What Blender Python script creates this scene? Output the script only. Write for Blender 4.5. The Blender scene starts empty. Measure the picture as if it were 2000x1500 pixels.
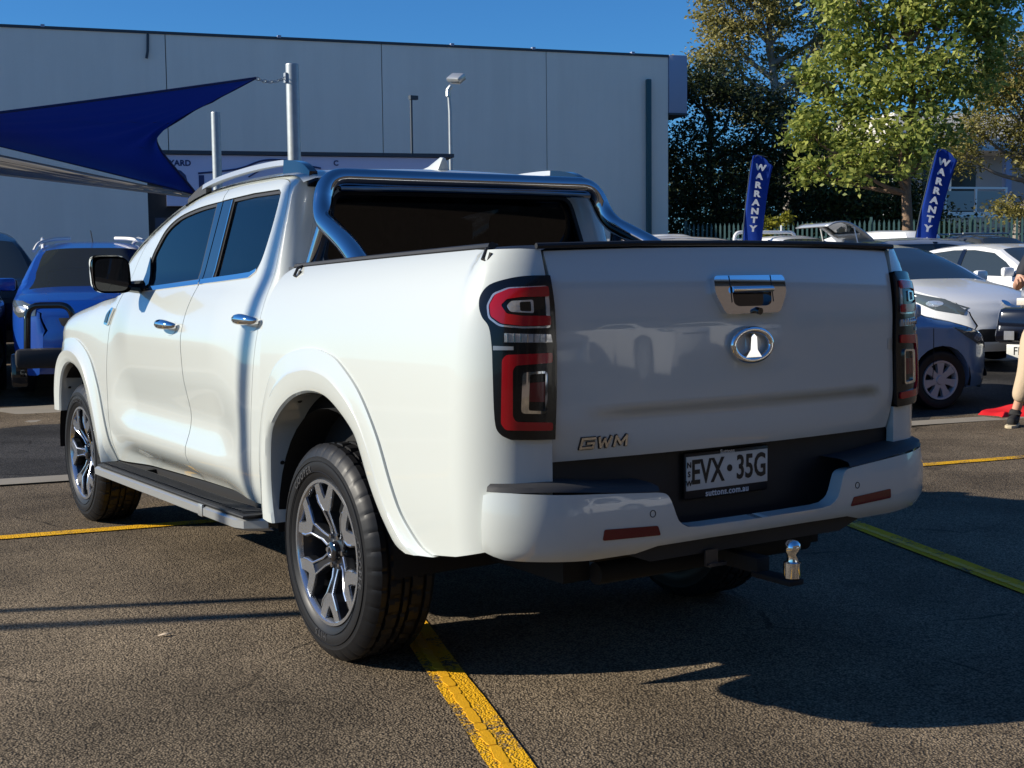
import bpy, bmesh, math, random
from mathutils import Vector, Matrix
from mathutils.geometry import delaunay_2d_cdt
V=Vector; R=math.radians; PI=math.pi
random.seed(7)
scene=bpy.context.scene
COL=scene.collection
# ---------------------------------------------------------------- camera
CAMP=V((-2.817,-4.184,1.361)); YAW,PITCH,ROLL=.57314,-.08471,-.0111
fw=V((math.sin(YAW)*math.cos(PITCH),math.cos(YAW)*math.cos(PITCH),math.sin(PITCH)))
rt=V((math.cos(YAW),-math.sin(YAW),0)); up=rt.cross(fw)
r2=rt*math.cos(ROLL)+up*math.sin(ROLL); u2=up*math.cos(ROLL)-rt*math.sin(ROLL)
cd=bpy.data.cameras.new('camera'); cam=bpy.data.objects.new('camera',cd); COL.objects.link(cam)
cam.matrix_world=Matrix(((r2.x,u2.x,-fw.x,CAMP.x),(r2.y,u2.y,-fw.y,CAMP.y),(r2.z,u2.z,-fw.z,CAMP.z),(0,0,0,1)))
cd.sensor_width=36; cd.lens=36*2544.9/2000; cd.clip_end=2000; cd.clip_start=.05
scene.camera=cam
# ---------------------------------------------------------------- sky, sun, exposure
SUN=V((-.905,.42,0)).normalized()*math.cos(R(26.5))+V((0,0,math.sin(R(26.5))))   # towards the sun
w=bpy.data.worlds.new('World'); scene.world=w; w.use_nodes=True
nt=w.node_tree; bg=nt.nodes['Background']
sky=nt.nodes.new('ShaderNodeTexSky'); sky.sky_type='NISHITA'; sky.sun_disc=False
sky.sun_elevation=R(26.5); sky.sun_rotation=math.atan2(SUN.x,SUN.y)
sky.air_density=1.0; sky.dust_density=0; sky.ozone_density=10; sky.altitude=0
hz=nt.nodes.new('ShaderNodeMix'); hz.data_type='RGBA'; hz.blend_type='MULTIPLY'; hz.inputs[0].default_value=1; hz.inputs[7].default_value=(.66,1.02,1.15,1)   # clear dry winter air: a deeper blue all round
nt.links.new(sky.outputs[0],hz.inputs[6]); nt.links.new(hz.outputs[2],bg.inputs[0]); bg.inputs[1].default_value=.08
sd=bpy.data.lights.new('sun','SUN'); sd.energy=5.0; sd.angle=R(.55); sd.color=(1,.93,.80)
so=bpy.data.objects.new('sun',sd); COL.objects.link(so)
so.rotation_euler=(-SUN).to_track_quat('-Z','Y').to_euler(); so.location=(-20,10,20)
vs=scene.view_settings; vs.view_transform='Standard'; vs.look='None'; vs.gamma=1; vs.exposure=.42
# ---------------------------------------------------------------- helpers
def nn(nt,t,**k):
    n=nt.nodes.new(t)
    for a,b in k.items():
        if a in n.inputs.keys(): n.inputs[a].default_value=b
        else: setattr(n,a,b)
    return n
def mat(name,col,rough=.5,metal=0,coat=0,spec=.5,bump=None,var=0,vscale=8,trans=0,ior=1.45,coat_r=.03):
    m=bpy.data.materials.new(name); m.use_nodes=True; t=m.node_tree; b=t.nodes['Principled BSDF']
    b.inputs['Base Color'].default_value=(*col,1); b.inputs['Roughness'].default_value=rough
    b.inputs['Metallic'].default_value=metal; b.inputs['Coat Weight'].default_value=coat; b.inputs['Coat Roughness'].default_value=coat_r
    b.inputs['Specular IOR Level'].default_value=spec; b.inputs['Transmission Weight'].default_value=trans; b.inputs['IOR'].default_value=ior
    if var or bump:
        tc=nn(t,'ShaderNodeTexCoord'); no=nn(t,'ShaderNodeTexNoise',Scale=vscale,Detail=6.0,Roughness=.6); t.links.new(tc.outputs['Object'],no.inputs['Vector'])
    if var:
        mx=nn(t,'ShaderNodeMix',data_type='RGBA'); mx.inputs[6].default_value=(*[c*(1-var) for c in col],1); mx.inputs[7].default_value=(*[min(1,c*(1+var)) for c in col],1)
        t.links.new(no.outputs[0],mx.inputs[0]); t.links.new(mx.outputs[2],b.inputs['Base Color'])
    if bump:
        n2=nn(t,'ShaderNodeTexNoise',Scale=bump[0],Detail=3.0); t.links.new(tc.outputs['Object'],n2.inputs['Vector'])
        bp=nn(t,'ShaderNodeBump',Strength=bump[1],Distance=bump[2]); t.links.new(n2.outputs[0],bp.inputs['Height']); t.links.new(bp.outputs[0],b.inputs['Normal'])
    return m
def link(name,me,parent=None,m=None):
    o=bpy.data.objects.new(name,me); COL.objects.link(o)
    if parent: o.parent=parent
    if m is not None and me is not None:
        for q in (m if isinstance(m,(list,tuple)) else [m]): me.materials.append(q)
    return o
def tag(o,label=None,cat=None,group=None,kind=None):
    if label: o['label']=label
    if cat: o['category']=cat
    if group: o['group']=group
    if kind: o['kind']=kind
    return o
def empty(name,loc=(0,0,0),rz=0,label=None,cat=None,group=None):
    o=link(name,None); o.location=loc; o.rotation_euler=(0,0,rz); o.empty_display_size=.2
    return tag(o,label,cat,group)
def mesh(name,vs,fs,m,parent=None,ang=35,smooth=True,mi=None):
    me=bpy.data.meshes.new(name); me.from_pydata([tuple(v) for v in vs],[],fs); me.update()
    if smooth:
        me.shade_smooth()
        if ang<180: me.set_sharp_from_angle(angle=R(ang))
    o=link(name,me,parent,m)
    if mi: me.polygons.foreach_set('material_index',mi)
    return o
class MB:
    def __init__(s): s.v=[];s.f=[]
    def add(s,vs,fs):
        n=len(s.v); s.v+=[V(q) for q in vs]; s.f+=[tuple(i+n for i in f) for f in fs]; return s
    def box(s,c,d,rz=0,top=None,M=None):
        x,y,z=[q/2 for q in d]; t=top or (1,1); vs=[V((-x,-y,-z)),V((x,-y,-z)),V((x,y,-z)),V((-x,y,-z)),V((-x*t[0],-y*t[1],z)),V((x*t[0],-y*t[1],z)),V((x*t[0],y*t[1],z)),V((-x*t[0],y*t[1],z))]
        m=Matrix.Translation(V(c))@(M.to_4x4() if M else Matrix.Rotation(rz,4,'Z'))
        return s.add([m@q for q in vs],[(0,3,2,1),(4,5,6,7),(0,1,5,4),(1,2,6,5),(2,3,7,6),(3,0,4,7)])
    def tube(s,pts,r,n=10,closed=False,cap=True):
        pts=[V(p) for p in pts]; N=len(pts); rs=r if isinstance(r,(list,tuple)) else [r]*N
        T=[]
        for i in range(N):
            a=pts[(i-1)%N] if (closed or i>0) else pts[i]; b=pts[(i+1)%N] if (closed or i<N-1) else pts[i]
            T.append((b-a).normalized())
        u=T[0].orthogonal().normalized(); vs=[]
        for i in range(N):
            u=(u-T[i]*u.dot(T[i])).normalized(); w_=T[i].cross(u)
            for k in range(n):
                a=2*PI*k/n; vs.append(pts[i]+(u*math.cos(a)+w_*math.sin(a))*rs[i])
        fs=[]
        for i in range(N if closed else N-1):
            j=(i+1)%N
            for k in range(n): fs.append((i*n+k,i*n+(k+1)%n,j*n+(k+1)%n,j*n+k))
        if cap and not closed: fs+= [tuple(range(n))[::-1],tuple((N-1)*n+k for k in range(n))]
        return s.add(vs,fs)
    def cyl(s,a,b,r,n=16,r1=None): return s.tube([a,b],[r,r if r1 is None else r1],n)
    def lathe(s,prof,n=48,axis='x',M=None,caps=False):
        vs=[];P=len(prof)
        for k in range(n):
            a=2*PI*k/n
            for (h,r) in prof:
                q=V((h,r*math.cos(a),r*math.sin(a))) if axis=='x' else V((r*math.cos(a),r*math.sin(a),h))
                vs.append(M@q if M else q)
        fs=[]
        for k in range(n):
            l=(k+1)%n
            for i in range(P-1): fs.append((k*P+i,k*P+i+1,l*P+i+1,l*P+i))
        if caps: fs+=[tuple(k*P for k in range(n)),tuple(k*P+P-1 for k in range(n))[::-1]]
        return s.add(vs,fs)
    def prism(s,poly,f0,f1):      # f0,f1 map 2D to the two caps
        n=len(poly); s.add([f0(*p) for p in poly]+[f1(*p) for p in poly],[tuple(range(n))[::-1],tuple(range(n,2*n))]+[(i,(i+1)%n,n+(i+1)%n,n+i) for i in range(n)]); return s
    def build(s,name,m,parent=None,ang=35,bev=0,fix=True):
        me=bpy.data.meshes.new(name); me.from_pydata([tuple(q) for q in s.v],[],s.f)
        if bev or fix:
            b=bmesh.new(); b.from_mesh(me)
            if fix: bmesh.ops.recalc_face_normals(b,faces=b.faces)
            if bev: bmesh.ops.bevel(b,geom=[e for e in b.edges if e.calc_face_angle(0)>.5],offset=bev,segments=2,affect='EDGES',profile=.5)
            b.to_mesh(me); b.free()
        me.shade_smooth(); me.set_sharp_from_angle(angle=R(ang))
        return link(name,me,parent,m)
def copy_tree(o,parent=None):
    c=o.copy(); COL.objects.link(c); c.parent=parent
    for ch in list(o.children): copy_tree(ch,c)
    return c
def sstep(a,b,x):
    t=min(1,max(0,(x-a)/(b-a))); return t*t*(3-2*t)
def cub(P):
    P=sorted(P); X=[p[0] for p in P];Y=[p[1] for p in P]; n=len(X); d=[(Y[i+1]-Y[i])/(X[i+1]-X[i]) for i in range(n-1)]
    m=[d[0]]+[(0 if d[i-1]*d[i]<=0 else (d[i-1]+d[i])/2) for i in range(1,n-1)]+[d[-1]]
    def f(x):
        if x<=X[0]: return Y[0]+m[0]*(x-X[0])
        if x>=X[-1]: return Y[-1]+m[-1]*(x-X[-1])
        i=0
        while x>X[i+1]: i+=1
        h=X[i+1]-X[i];t=(x-X[i])/h
        return (1+2*t)*(1-t)**2*Y[i]+t*(1-t)**2*h*m[i]+t*t*(3-2*t)*Y[i+1]+t*t*(t-1)*h*m[i+1]
    return f
def smooth_path(pts,n=6,closed=False):
    pts=[V(p) for p in pts];N=len(pts);out=[]
    for i in range(N if closed else N-1):
        g=lambda k: pts[k%N] if closed else pts[min(max(k,0),N-1)]
        a,b,c,d=g(i-1),g(i),g(i+1),g(i+2)
        for k in range(n):
            t=k/n; out.append(.5*((2*b)+(c-a)*t+(2*a-5*b+4*c-d)*t*t+(-a+3*b-3*c+d)*t**3))
    if not closed: out.append(pts[-1])
    return out
def fillet(pts,r,n=6,closed=False):   # round the corners of a 3D polyline
    pts=[V(p) for p in pts];N=len(pts);out=[]
    for i in range(N):
        if not closed and i in (0,N-1): out.append(pts[i]); continue
        p,a,b=pts[i],pts[i-1],pts[(i+1)%N]; da=(a-p);db=(b-p); rr=r[i] if isinstance(r,(list,tuple)) else r
        l=min(rr,da.length*.49,db.length*.49); A=p+da.normalized()*l;B=p+db.normalized()*l
        for k in range(n+1):
            t=k/n; out.append(A*(1-t)**2+p*2*t*(1-t)+B*t*t)
    return out
def fil2(poly,r,n=5): return [(q.x,q.y) for q in fillet([V((a,b,0)) for a,b in poly],r,n,True)]
def sm2(pts,n=5): return [(q.x,q.y) for q in smooth_path([V((a,b,0)) for a,b in pts],n)]
def area(p): return sum(p[i-1][0]*p[i][1]-p[i][0]*p[i-1][1] for i in range(len(p)))/2
def dens(poly,res):
    out=[]
    for i in range(len(poly)):
        a,b=poly[i],poly[(i+1)%len(poly)]; L=math.dist(a,b)
        if L<1e-6: continue
        n=max(1,math.ceil(L/res)); out+=[(a[0]+(b[0]-a[0])*k/n,a[1]+(b[1]-a[1])*k/n) for k in range(n)]
    return out
def inset(poly,d):
    n=len(poly);out=[]; sg=1 if area(poly)>0 else -1
    for i in range(n):
        p,a,b=poly[i],poly[i-1],poly[(i+1)%n]
        e1=V((p[0]-a[0],p[1]-a[1]));e2=V((b[0]-p[0],b[1]-p[1]))
        if e1.length<1e-7 or e2.length<1e-7: out.append(p); continue
        e1.normalize();e2.normalize(); n1=V((-e1.y,e1.x));n2=V((-e2.y,e2.x)); m=(n1+n2)
        if m.length<.2: m=n1
        m.normalize(); k=1/max(.4,m.dot(n1)); out.append((p[0]+m.x*d*k*sg,p[1]+m.y*d*k*sg))
    return out
def inpoly(x,y,P):
    c=False;j=len(P)-1
    for i in range(len(P)):
        if (P[i][1]>y)!=(P[j][1]>y) and x<(P[j][0]-P[i][0])*(y-P[i][1])/(P[j][1]-P[i][1])+P[i][0]: c=not c
        j=i
    return c
def panel(name,outer,mp,m,parent=None,holes=(),res=.04,depth=.014,gap=0,out=V((-1,0,0)),off=0):
    """a skin panel: 2D outline -> triangulated sheet mapped onto a curved surface, edges returned inward"""
    outer=dens(inset(outer,gap) if gap else outer,res); holes=[dens(h,res) for h in holes]
    loops=[outer]+holes; pts=[];ed=[]
    for l in loops:
        n=len(pts); pts+=l; ed+=[(n+i,n+(i+1)%len(l)) for i in range(len(l))]
    x0=min(p[0] for p in outer);x1=max(p[0] for p in outer);y0=min(p[1] for p in outer);y1=max(p[1] for p in outer)
    nb=len(pts); bd={}
    for p in pts: bd.setdefault((int(p[0]//res),int(p[1]//res)),[]).append(p)
    for i in range(int((x1-x0)/res)+1):
        for j in range(int((y1-y0)/res)+1):
            x=x0+(i+.5)*res;y=y0+(j+.5)*res
            if not inpoly(x,y,outer) or any(inpoly(x,y,h) for h in holes): continue
            kx,ky=int(x//res),int(y//res)
            if any((p[0]-x)**2+(p[1]-y)**2<(res*.45)**2 for a in(-1,0,1) for b in (-1,0,1) for p in bd.get((kx+a,ky+b),())): continue
            pts.append((x,y))
    r=delaunay_2d_cdt([V(p) for p in pts],ed,[],1,1e-6)
    vv,ff=r[0],r[2]
    if holes: ff=[f for f in ff if not any(inpoly(sum(vv[i].x for i in f)/len(f),sum(vv[i].y for i in f)/len(f),h) for h in holes)]
    e=2e-3; P=[];N=[]; sg=0
    for q in vv:
        u,v=q; a=mp(u+e,v)-mp(u-e,v); b=mp(u,v+e)-mp(u,v-e); n=a.cross(b)
        n=n.normalized() if n.length>1e-12 else V((0,0,0))
        sg+=n.dot(out); P.append(mp(u,v));N.append(n)
    sg=1 if sg>=0 else -1; N=[n*sg for n in N]; P=[p+n*off for p,n in zip(P,N)]
    f0=ff[len(ff)//2]; nf=(P[f0[1]]-P[f0[0]]).cross(P[f0[2]]-P[f0[0]])
    if nf.dot(N[f0[0]])<0: ff=[tuple(reversed(f)) for f in ff]
    cnt={}
    for f in ff:
        for k in range(len(f)): 
            a,b=f[k],f[(k+1)%len(f)]; cnt[(a,b)]=1
    be=[(a,b) for (a,b) in cnt if (b,a) not in cnt]
    faces=[tuple(f) for f in ff]; nsk=len(faces)
    if depth:
        idx={}
        for a,b in be:
            for k in (a,b):
                if k not in idx: idx[k]=len(P); P.append(P[k]-N[k]*depth)
        for a,b in be: faces.append((b,a,idx[a],idx[b]))
    me=bpy.data.meshes.new(name); me.from_pydata([tuple(p) for p in P],[],faces); me.update()
    me.shade_smooth()
    sh=me.attributes.new('sharp_edge','BOOLEAN','EDGE'); bes=set(tuple(sorted(x)) for x in be)
    sh.data.foreach_set('value',[tuple(sorted(x.vertices)) in bes for x in me.edges])
    ln=[]
    for k,p in enumerate(me.polygons):
        for vi in p.vertices: ln.append(tuple(N[vi]) if k<nsk else (0,0,0))
    me.normals_split_custom_set(ln)
    return link(name,me,parent,m)
def grid(name,fn,nu,nv,m,parent=None,ang=60,flip=False):
    vs=[fn(i/nu,j/nv) for i in range(nu+1) for j in range(nv+1)]; k=nv+1
    fs=[(i*k+j,(i+1)*k+j,(i+1)*k+j+1,i*k+j+1) for i in range(nu) for j in range(nv)]
    if flip: fs=[f[::-1] for f in fs]
    return mesh(name,vs,fs,m,parent,ang)
def text(name,s,size,M,m,parent=None,ext=.001,bold=0,sp=1,fn=None,al='CENTER'):
    c=bpy.data.curves.new(name,'FONT'); c.body=s; c.size=size; c.extrude=ext; c.offset=bold; c.space_character=sp; c.align_x=al; c.align_y='CENTER'; c.resolution_u=3
    o=bpy.data.objects.new(name,c); me=bpy.data.meshes.new_from_object(o); bpy.data.objects.remove(o); bpy.data.curves.remove(c)
    if fn:
        for v in me.vertices: v.co=fn(v.co)
    if M is not None: me.transform(M)
    me.name=name; me.materials.clear()
    return link(name,me,parent,m)
def frame(o,x,y):    # matrix from origin, right and up directions
    x=V(x).normalized();y=V(y);z=x.cross(y).normalized();y=z.cross(x); return Matrix(((x.x,y.x,z.x,o[0]),(x.y,y.y,z.y,o[1]),(x.z,y.z,z.z,o[2]),(0,0,0,1)))
FH=V((.5423,.8402,0))
def gz(x,y):     # the yard rises gently away from the camera
    s=(V((x,y,0))-CAMP).dot(FH)
    return .04*max(0,min(s,17)-12)*sstep(11.5,13.5,s)+.012*max(0,s-17)
# ---------------------------------------------------------------- materials
M={}
M['white']=mat('pearl_white_paint',(.545,.57,.535),.26,0,1,.5,bump=(900,.02,.0006))
M['paintblue']=mat('blue_paint',(.006,.06,.33),.3,0,.7)
M['paintblue2']=mat('sky_blue_paint',(.17,.28,.45),.32,.3,1)
M['paintwhite']=mat('white_paint',(.82,.82,.81),.35,0,1)
M['paintblack']=mat('black_paint',(.006,.006,.007),.25,0,.5)
M['paintsilver']=mat('silver_paint',(.5,.53,.56),.35,.5,1)
M['paintgrey']=mat('dark_grey_paint',(.05,.055,.06),.35,.2,1)
M['chrome']=mat('chrome',(.82,.83,.85),.04,1)
M['stainless']=mat('polished_stainless',(.50,.52,.55),.06,1,bump=(6,.03,.01))
M['plastic']=mat('black_plastic',(.014,.014,.015),.55,bump=(700,.15,.001))
M['plastic2']=mat('dark_grey_plastic',(.035,.035,.037),.6,bump=(500,.2,.001))
M['gloss']=mat('gloss_black',(.006,.006,.008),.08,0,1)
M['lampblack']=mat('lamp_housing_black',(.004,.004,.005),.2,0,.25)
M['rubber']=mat('tyre_rubber',(.010,.010,.011),.5,0,.08,.3,coat_r=.3,bump=(300,.15,.001))
M['tyretext']=mat('tyre_lettering',(.045,.045,.047),.35)
M['under']=mat('underbody_black',(.006,.006,.006),.8)
M['vinyl']=mat('tonneau_vinyl',(.008,.008,.009),.5,bump=(60,.2,.004))
M['redlens']=mat('red_lens',(.42,.006,.011),.15,0,.5)
M['darkred']=mat('dark_red_lens',(.13,.006,.010),.15,0,.4)
M['clearlens']=mat('clear_lens',(.55,.55,.55),.15,.6,1,bump=(25,.3,.01))
M['alloy']=mat('machined_alloy',(.60,.63,.68),.22,.9,.3)
M['alloydark']=mat('painted_alloy',(.05,.053,.06),.3,.7,.6)
M['glass']=mat('tinted_glass',(.012,.015,.018),.02,0,0,.9)
M['winglass']=mat('window_glass',(.03,.04,.045),.02,0,0,.9)
M['seat']=mat('seat_fabric',(.012,.012,.013),.8)
M['galv']=mat('galvanised_steel',(.38,.41,.42),.5,.55,var=.25,vscale=14,bump=(40,.1,.002))
M['step']=mat('step_aluminium',(.52,.53,.52),.35,.7)
M['platew']=mat('plate_white',(.62,.62,.58),.35)
M['platek']=mat('plate_black',(.008,.008,.01),.4)
M['txtw']=mat('lettering_white',(.7,.7,.7),.5)
def glassmat():
    m=bpy.data.materials.new('see_through_tint'); m.use_nodes=True; t=m.node_tree; t.nodes.clear()
    o=nn(t,'ShaderNodeOutputMaterial'); g=nn(t,'ShaderNodeBsdfGlossy',Roughness=.01); tr=nn(t,'ShaderNodeBsdfTransparent'); tr.inputs[0].default_value=(.10,.12,.13,1)
    fr=nn(t,'ShaderNodeFresnel',IOR=1.55); mx=nn(t,'ShaderNodeMixShader'); t.links.new(fr.outputs[0],mx.inputs[0]); t.links.new(tr.outputs[0],mx.inputs[1]); t.links.new(g.outputs[0],mx.inputs[2]); t.links.new(mx.outputs[0],o.inputs[0]); return m
M['tint']=glassmat(); M['tintrear']=glassmat(); M['tintrear'].name='privacy_glass'; M['tintrear'].node_tree.nodes['Transparent BSDF'].inputs[0].default_value=(.010,.011,.013,1)
# ---------------------------------------------------------------- ground
def ground_mat(name,c0,c1,c2,sc=130,bump=.8):
    m=bpy.data.materials.new(name); m.use_nodes=True; t=m.node_tree; b=t.nodes['Principled BSDF']
    tc=nn(t,'ShaderNodeTexCoord'); vo=nn(t,'ShaderNodeTexVoronoi',Scale=sc,feature='F1'); no=nn(t,'ShaderNodeTexNoise',Scale=1.1,Detail=7.0,Roughness=.65); n2=nn(t,'ShaderNodeTexNoise',Scale=60.0,Detail=4.0); n3=nn(t,'ShaderNodeTexNoise',Scale=.55,Detail=7.0,Roughness=.62)
    for n in (vo,no,n2,n3): t.links.new(tc.outputs['Object'],n.inputs['Vector'])
    sep=nn(t,'ShaderNodeSeparateColor'); t.links.new(vo.outputs['Color'],sep.inputs[0])
    r=nn(t,'ShaderNodeValToRGB'); e=r.color_ramp.elements; e[0].position=.05; e[0].color=(*c0,1); e[1].position=.95; e[1].color=(*c2,1); k=r.color_ramp.elements.new(.5); k.color=(*c1,1)
    ad=nn(t,'ShaderNodeMath',operation='MULTIPLY_ADD'); t.links.new(sep.outputs[0],ad.inputs[0]); ad.inputs[1].default_value=.65; 
    a2=nn(t,'ShaderNodeMath',operation='MULTIPLY'); t.links.new(no.outputs[0],a2.inputs[0]); a2.inputs[1].default_value=.42; t.links.new(a2.outputs[0],ad.inputs[2])
    t.links.new(ad.outputs[0],r.inputs[0])
    ds=nn(t,'ShaderNodeMapRange'); ds.inputs[1].default_value=.25; ds.inputs[2].default_value=.75; ds.inputs[3].default_value=1.0; ds.inputs[4].default_value=.28; t.links.new(vo.outputs['Distance'],ds.inputs[0])
    st=nn(t,'ShaderNodeMapRange'); st.inputs[1].default_value=.36; st.inputs[2].default_value=.64; st.inputs[3].default_value=.55; st.inputs[4].default_value=1.25; t.links.new(n3.outputs[0],st.inputs[0])
    n4=nn(t,'ShaderNodeTexNoise',Scale=1.9,Detail=3.0,Roughness=.5); t.links.new(tc.outputs['Object'],n4.inputs['Vector']); oi=nn(t,'ShaderNodeMapRange'); oi.inputs[1].default_value=.66; oi.inputs[2].default_value=.76; oi.inputs[3].default_value=1; oi.inputs[4].default_value=.45; t.links.new(n4.outputs[0],oi.inputs[0]); m4=nn(t,'ShaderNodeMath',operation='MULTIPLY'); t.links.new(oi.outputs[0],m4.inputs[0]); t.links.new(st.outputs[0],m4.inputs[1]); st=m4
    wv=nn(t,'ShaderNodeMix',data_type='VECTOR'); wv.inputs[0].default_value=.12; wn_=nn(t,'ShaderNodeTexNoise',Scale=2.2,Detail=4.0); t.links.new(tc.outputs['Object'],wn_.inputs[0]); t.links.new(tc.outputs['Object'],wv.inputs[4]); t.links.new(wn_.outputs[1],wv.inputs[5])
    ck=nn(t,'ShaderNodeTexVoronoi',Scale=.75,feature='DISTANCE_TO_EDGE'); t.links.new(wv.outputs[1],ck.inputs['Vector']); ce=nn(t,'ShaderNodeMapRange'); ce.inputs[1].default_value=.0015; ce.inputs[2].default_value=.006; ce.inputs[3].default_value=.0; ce.inputs[4].default_value=1; t.links.new(ck.outputs[0],ce.inputs[0])
    cm=nn(t,'ShaderNodeMapRange'); cm.inputs[1].default_value=.52; cm.inputs[2].default_value=.6; cm.inputs[3].default_value=1; cm.inputs[4].default_value=.45; t.links.new(n4.outputs[0],cm.inputs[0]); cx=nn(t,'ShaderNodeMath',operation='MAXIMUM'); t.links.new(ce.outputs[0],cx.inputs[0]); t.links.new(cm.outputs[0],cx.inputs[1])
    m5=nn(t,'ShaderNodeMath',operation='MULTIPLY'); t.links.new(cx.outputs[0],m5.inputs[0]); t.links.new(st.outputs[0],m5.inputs[1]); st=m5
    mu=nn(t,'ShaderNodeMath',operation='MULTIPLY'); t.links.new(ds.outputs[0],mu.inputs[0]); t.links.new(st.outputs[0],mu.inputs[1])
    mx=nn(t,'ShaderNodeMix',data_type='RGBA',blend_type='MULTIPLY'); mx.inputs[0].default_value=1; t.links.new(r.outputs[0],mx.inputs[6]); t.links.new(mu.outputs[0],mx.inputs[7])
    t.links.new(mx.outputs[2],b.inputs['Base Color']); b.inputs['Roughness'].default_value=.9; b.inputs['Specular IOR Level'].default_value=.15
    hh=nn(t,'ShaderNodeMath',operation='MULTIPLY_ADD'); t.links.new(vo.outputs['Distance'],hh.inputs[0]); hh.inputs[1].default_value=-1; t.links.new(n2.outputs[0],hh.inputs[2])
    bp=nn(t,'ShaderNodeBump',Strength=bump,Distance=.006); t.links.new(hh.outputs[0],bp.inputs['Height']); t.links.new(bp.outputs[0],b.inputs['Normal'])
    return m,mx.outputs[2],b,bp
M['asphalt']=ground_mat('worn_asphalt',(.115,.087,.06),(.235,.18,.12),(.37,.285,.19))[0]
M['asphalt2']=ground_mat('dark_asphalt',(.035,.035,.036),(.065,.062,.06),(.13,.12,.11),120,.6)[0]
M['concrete']=mat('concrete',(.25,.22,.175),.9,bump=(90,.4,.004),var=.22,vscale=5)
def paint():
    m,asp,b,bp=ground_mat('worn_yellow_paint',(.115,.087,.06),(.235,.18,.12),(.37,.285,.19)); t=m.node_tree
    tc=nn(t,'ShaderNodeTexCoord'); n=nn(t,'ShaderNodeTexNoise',Scale=70.0,Detail=5.0,Roughness=.7); n2=nn(t,'ShaderNodeTexNoise',Scale=4.0,Detail=4.0)
    t.links.new(tc.outputs['Object'],n.inputs[0]); t.links.new(tc.outputs['Object'],n2.inputs[0])
    a=nn(t,'ShaderNodeMath',operation='ADD'); t.links.new(n.outputs[0],a.inputs[0]); t.links.new(n2.outputs[0],a.inputs[1])
    mr=nn(t,'ShaderNodeMapRange'); mr.inputs[1].default_value=.86; mr.inputs[2].default_value=.98; t.links.new(a.outputs[0],mr.inputs[0])
    mx=nn(t,'ShaderNodeMix',data_type='RGBA'); t.links.new(mr.outputs[0],mx.inputs[0]); t.links.new(asp,mx.inputs[6]); mx.inputs[7].default_value=(.74,.39,.012,1); t.links.new(mx.outputs[2],b.inputs['Base Color']); return m
M['yellow']=paint(); M['yellow2']=mat('thick_yellow_paint',(.74,.38,.010),.6,bump=(160,.5,.004),var=.18,vscale=30)
xs=[-400,-200,-100,-50,-30]+[i for i in range(-20,41,2)]+[50,70,100,200,400]
vs_=[(x,y,gz(x,y)) for x in xs for y in xs]; k=len(xs)
g=mesh('ground',vs_,[(i*k+j,(i+1)*k+j,(i+1)*k+j+1,i*k+j+1) for i in range(k-1) for j in range(k-1)],M['asphalt']); g['kind']='structure'
D_=V((.981,-.195,0)); N_=V((.195,.981,0))
def strip(name,a,b,n0,n1,m,h=.004,kind='structure',seg=1.0):   # band between offsets n0..n1, from a to b along D_
    n=max(1,int((b-a)/seg)); vs=[];mm=4
    for i in range(n+1):
        for j in range(mm+1):
            p=D_*(a+(b-a)*i/n)+N_*(n0+(n1-n0)*j/mm); vs.append((p.x,p.y,gz(p.x,p.y)+h))
    o=mesh(name,vs,[(i*(mm+1)+j,(i+1)*(mm+1)+j,(i+1)*(mm+1)+j+1,i*(mm+1)+j+1) for i in range(n) for j in range(mm)],m)
    o['kind']=kind; return o
strip('road',-40,40,4.75,8.35,M['asphalt2'],.006)
strip('concrete_gutter',-40,40,4.48,4.76,M['concrete'],.012)
strip('concrete_path',-40,40,8.35,9.5,M['concrete'],.012)
ln=strip('yellow_line',-12,20,2.585,2.69,M['yellow'],.006); ln.name='transverse_yellow_line'
def bay(p0,p1,w,name):
    a,b=V(p0),V(p1); d=(b-a).normalized(); q=V((-d.y,d.x))*w/2; n=30; vs=[]
    for i in range(n+1):
        c=a+(b-a)*i/n; j=random.uniform(-.006,.006); k_=random.uniform(-.006,.006); vs+=[(c.x-q.x*(1+j/w),c.y-q.y*(1+j/w),.0062),(c.x+q.x*(1+k_/w),c.y+q.y*(1+k_/w),.0062)]
    o=mesh(name,vs,[(2*i,2*i+1,2*i+3,2*i+2) for i in range(n)],M['yellow']); o['kind']='structure'; return a,d,o
for k_,(p0,p1) in enumerate((((-1.35,-2.52),(.32,2.58)),((1.25,-2.78),(3.12,2.52)))):
    a,d,o=bay(p0,p1,.125,'bay_line'); q=V((-d.y,d.x))
    # smooth thicker run of paint left along the middle of the line, cracked into short lengths
    t=0; L=(V(p1)-V(p0)).length
    while t<L-.2:
        l=random.uniform(.05,.16); w_=.017; off=.014; n=6; lo=[];hi=[]
        for i in range(n+1):
            c=a+d*(t+l*i/n)+q*(off+random.uniform(-.002,.002)); e=(1-.35*abs(2*i/n-1)**4)
            lo.append(c-q*w_*e*random.uniform(.9,1.1)); hi.append(c+q*w_*e*random.uniform(.9,1.1))
        ring=lo+hi[::-1]; m_=len(ring)
        mesh('paint_patch',[(p.x,p.y,.0066) for p in ring]+[(p.x,p.y,.009) for p in ring],[tuple(range(m_,2*m_))]+[(i,(i+1)%m_,m_+(i+1)%m_,m_+i) for i in range(m_)],M['yellow2'],o,20)
        t+=l+random.uniform(.002,.007)
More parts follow.
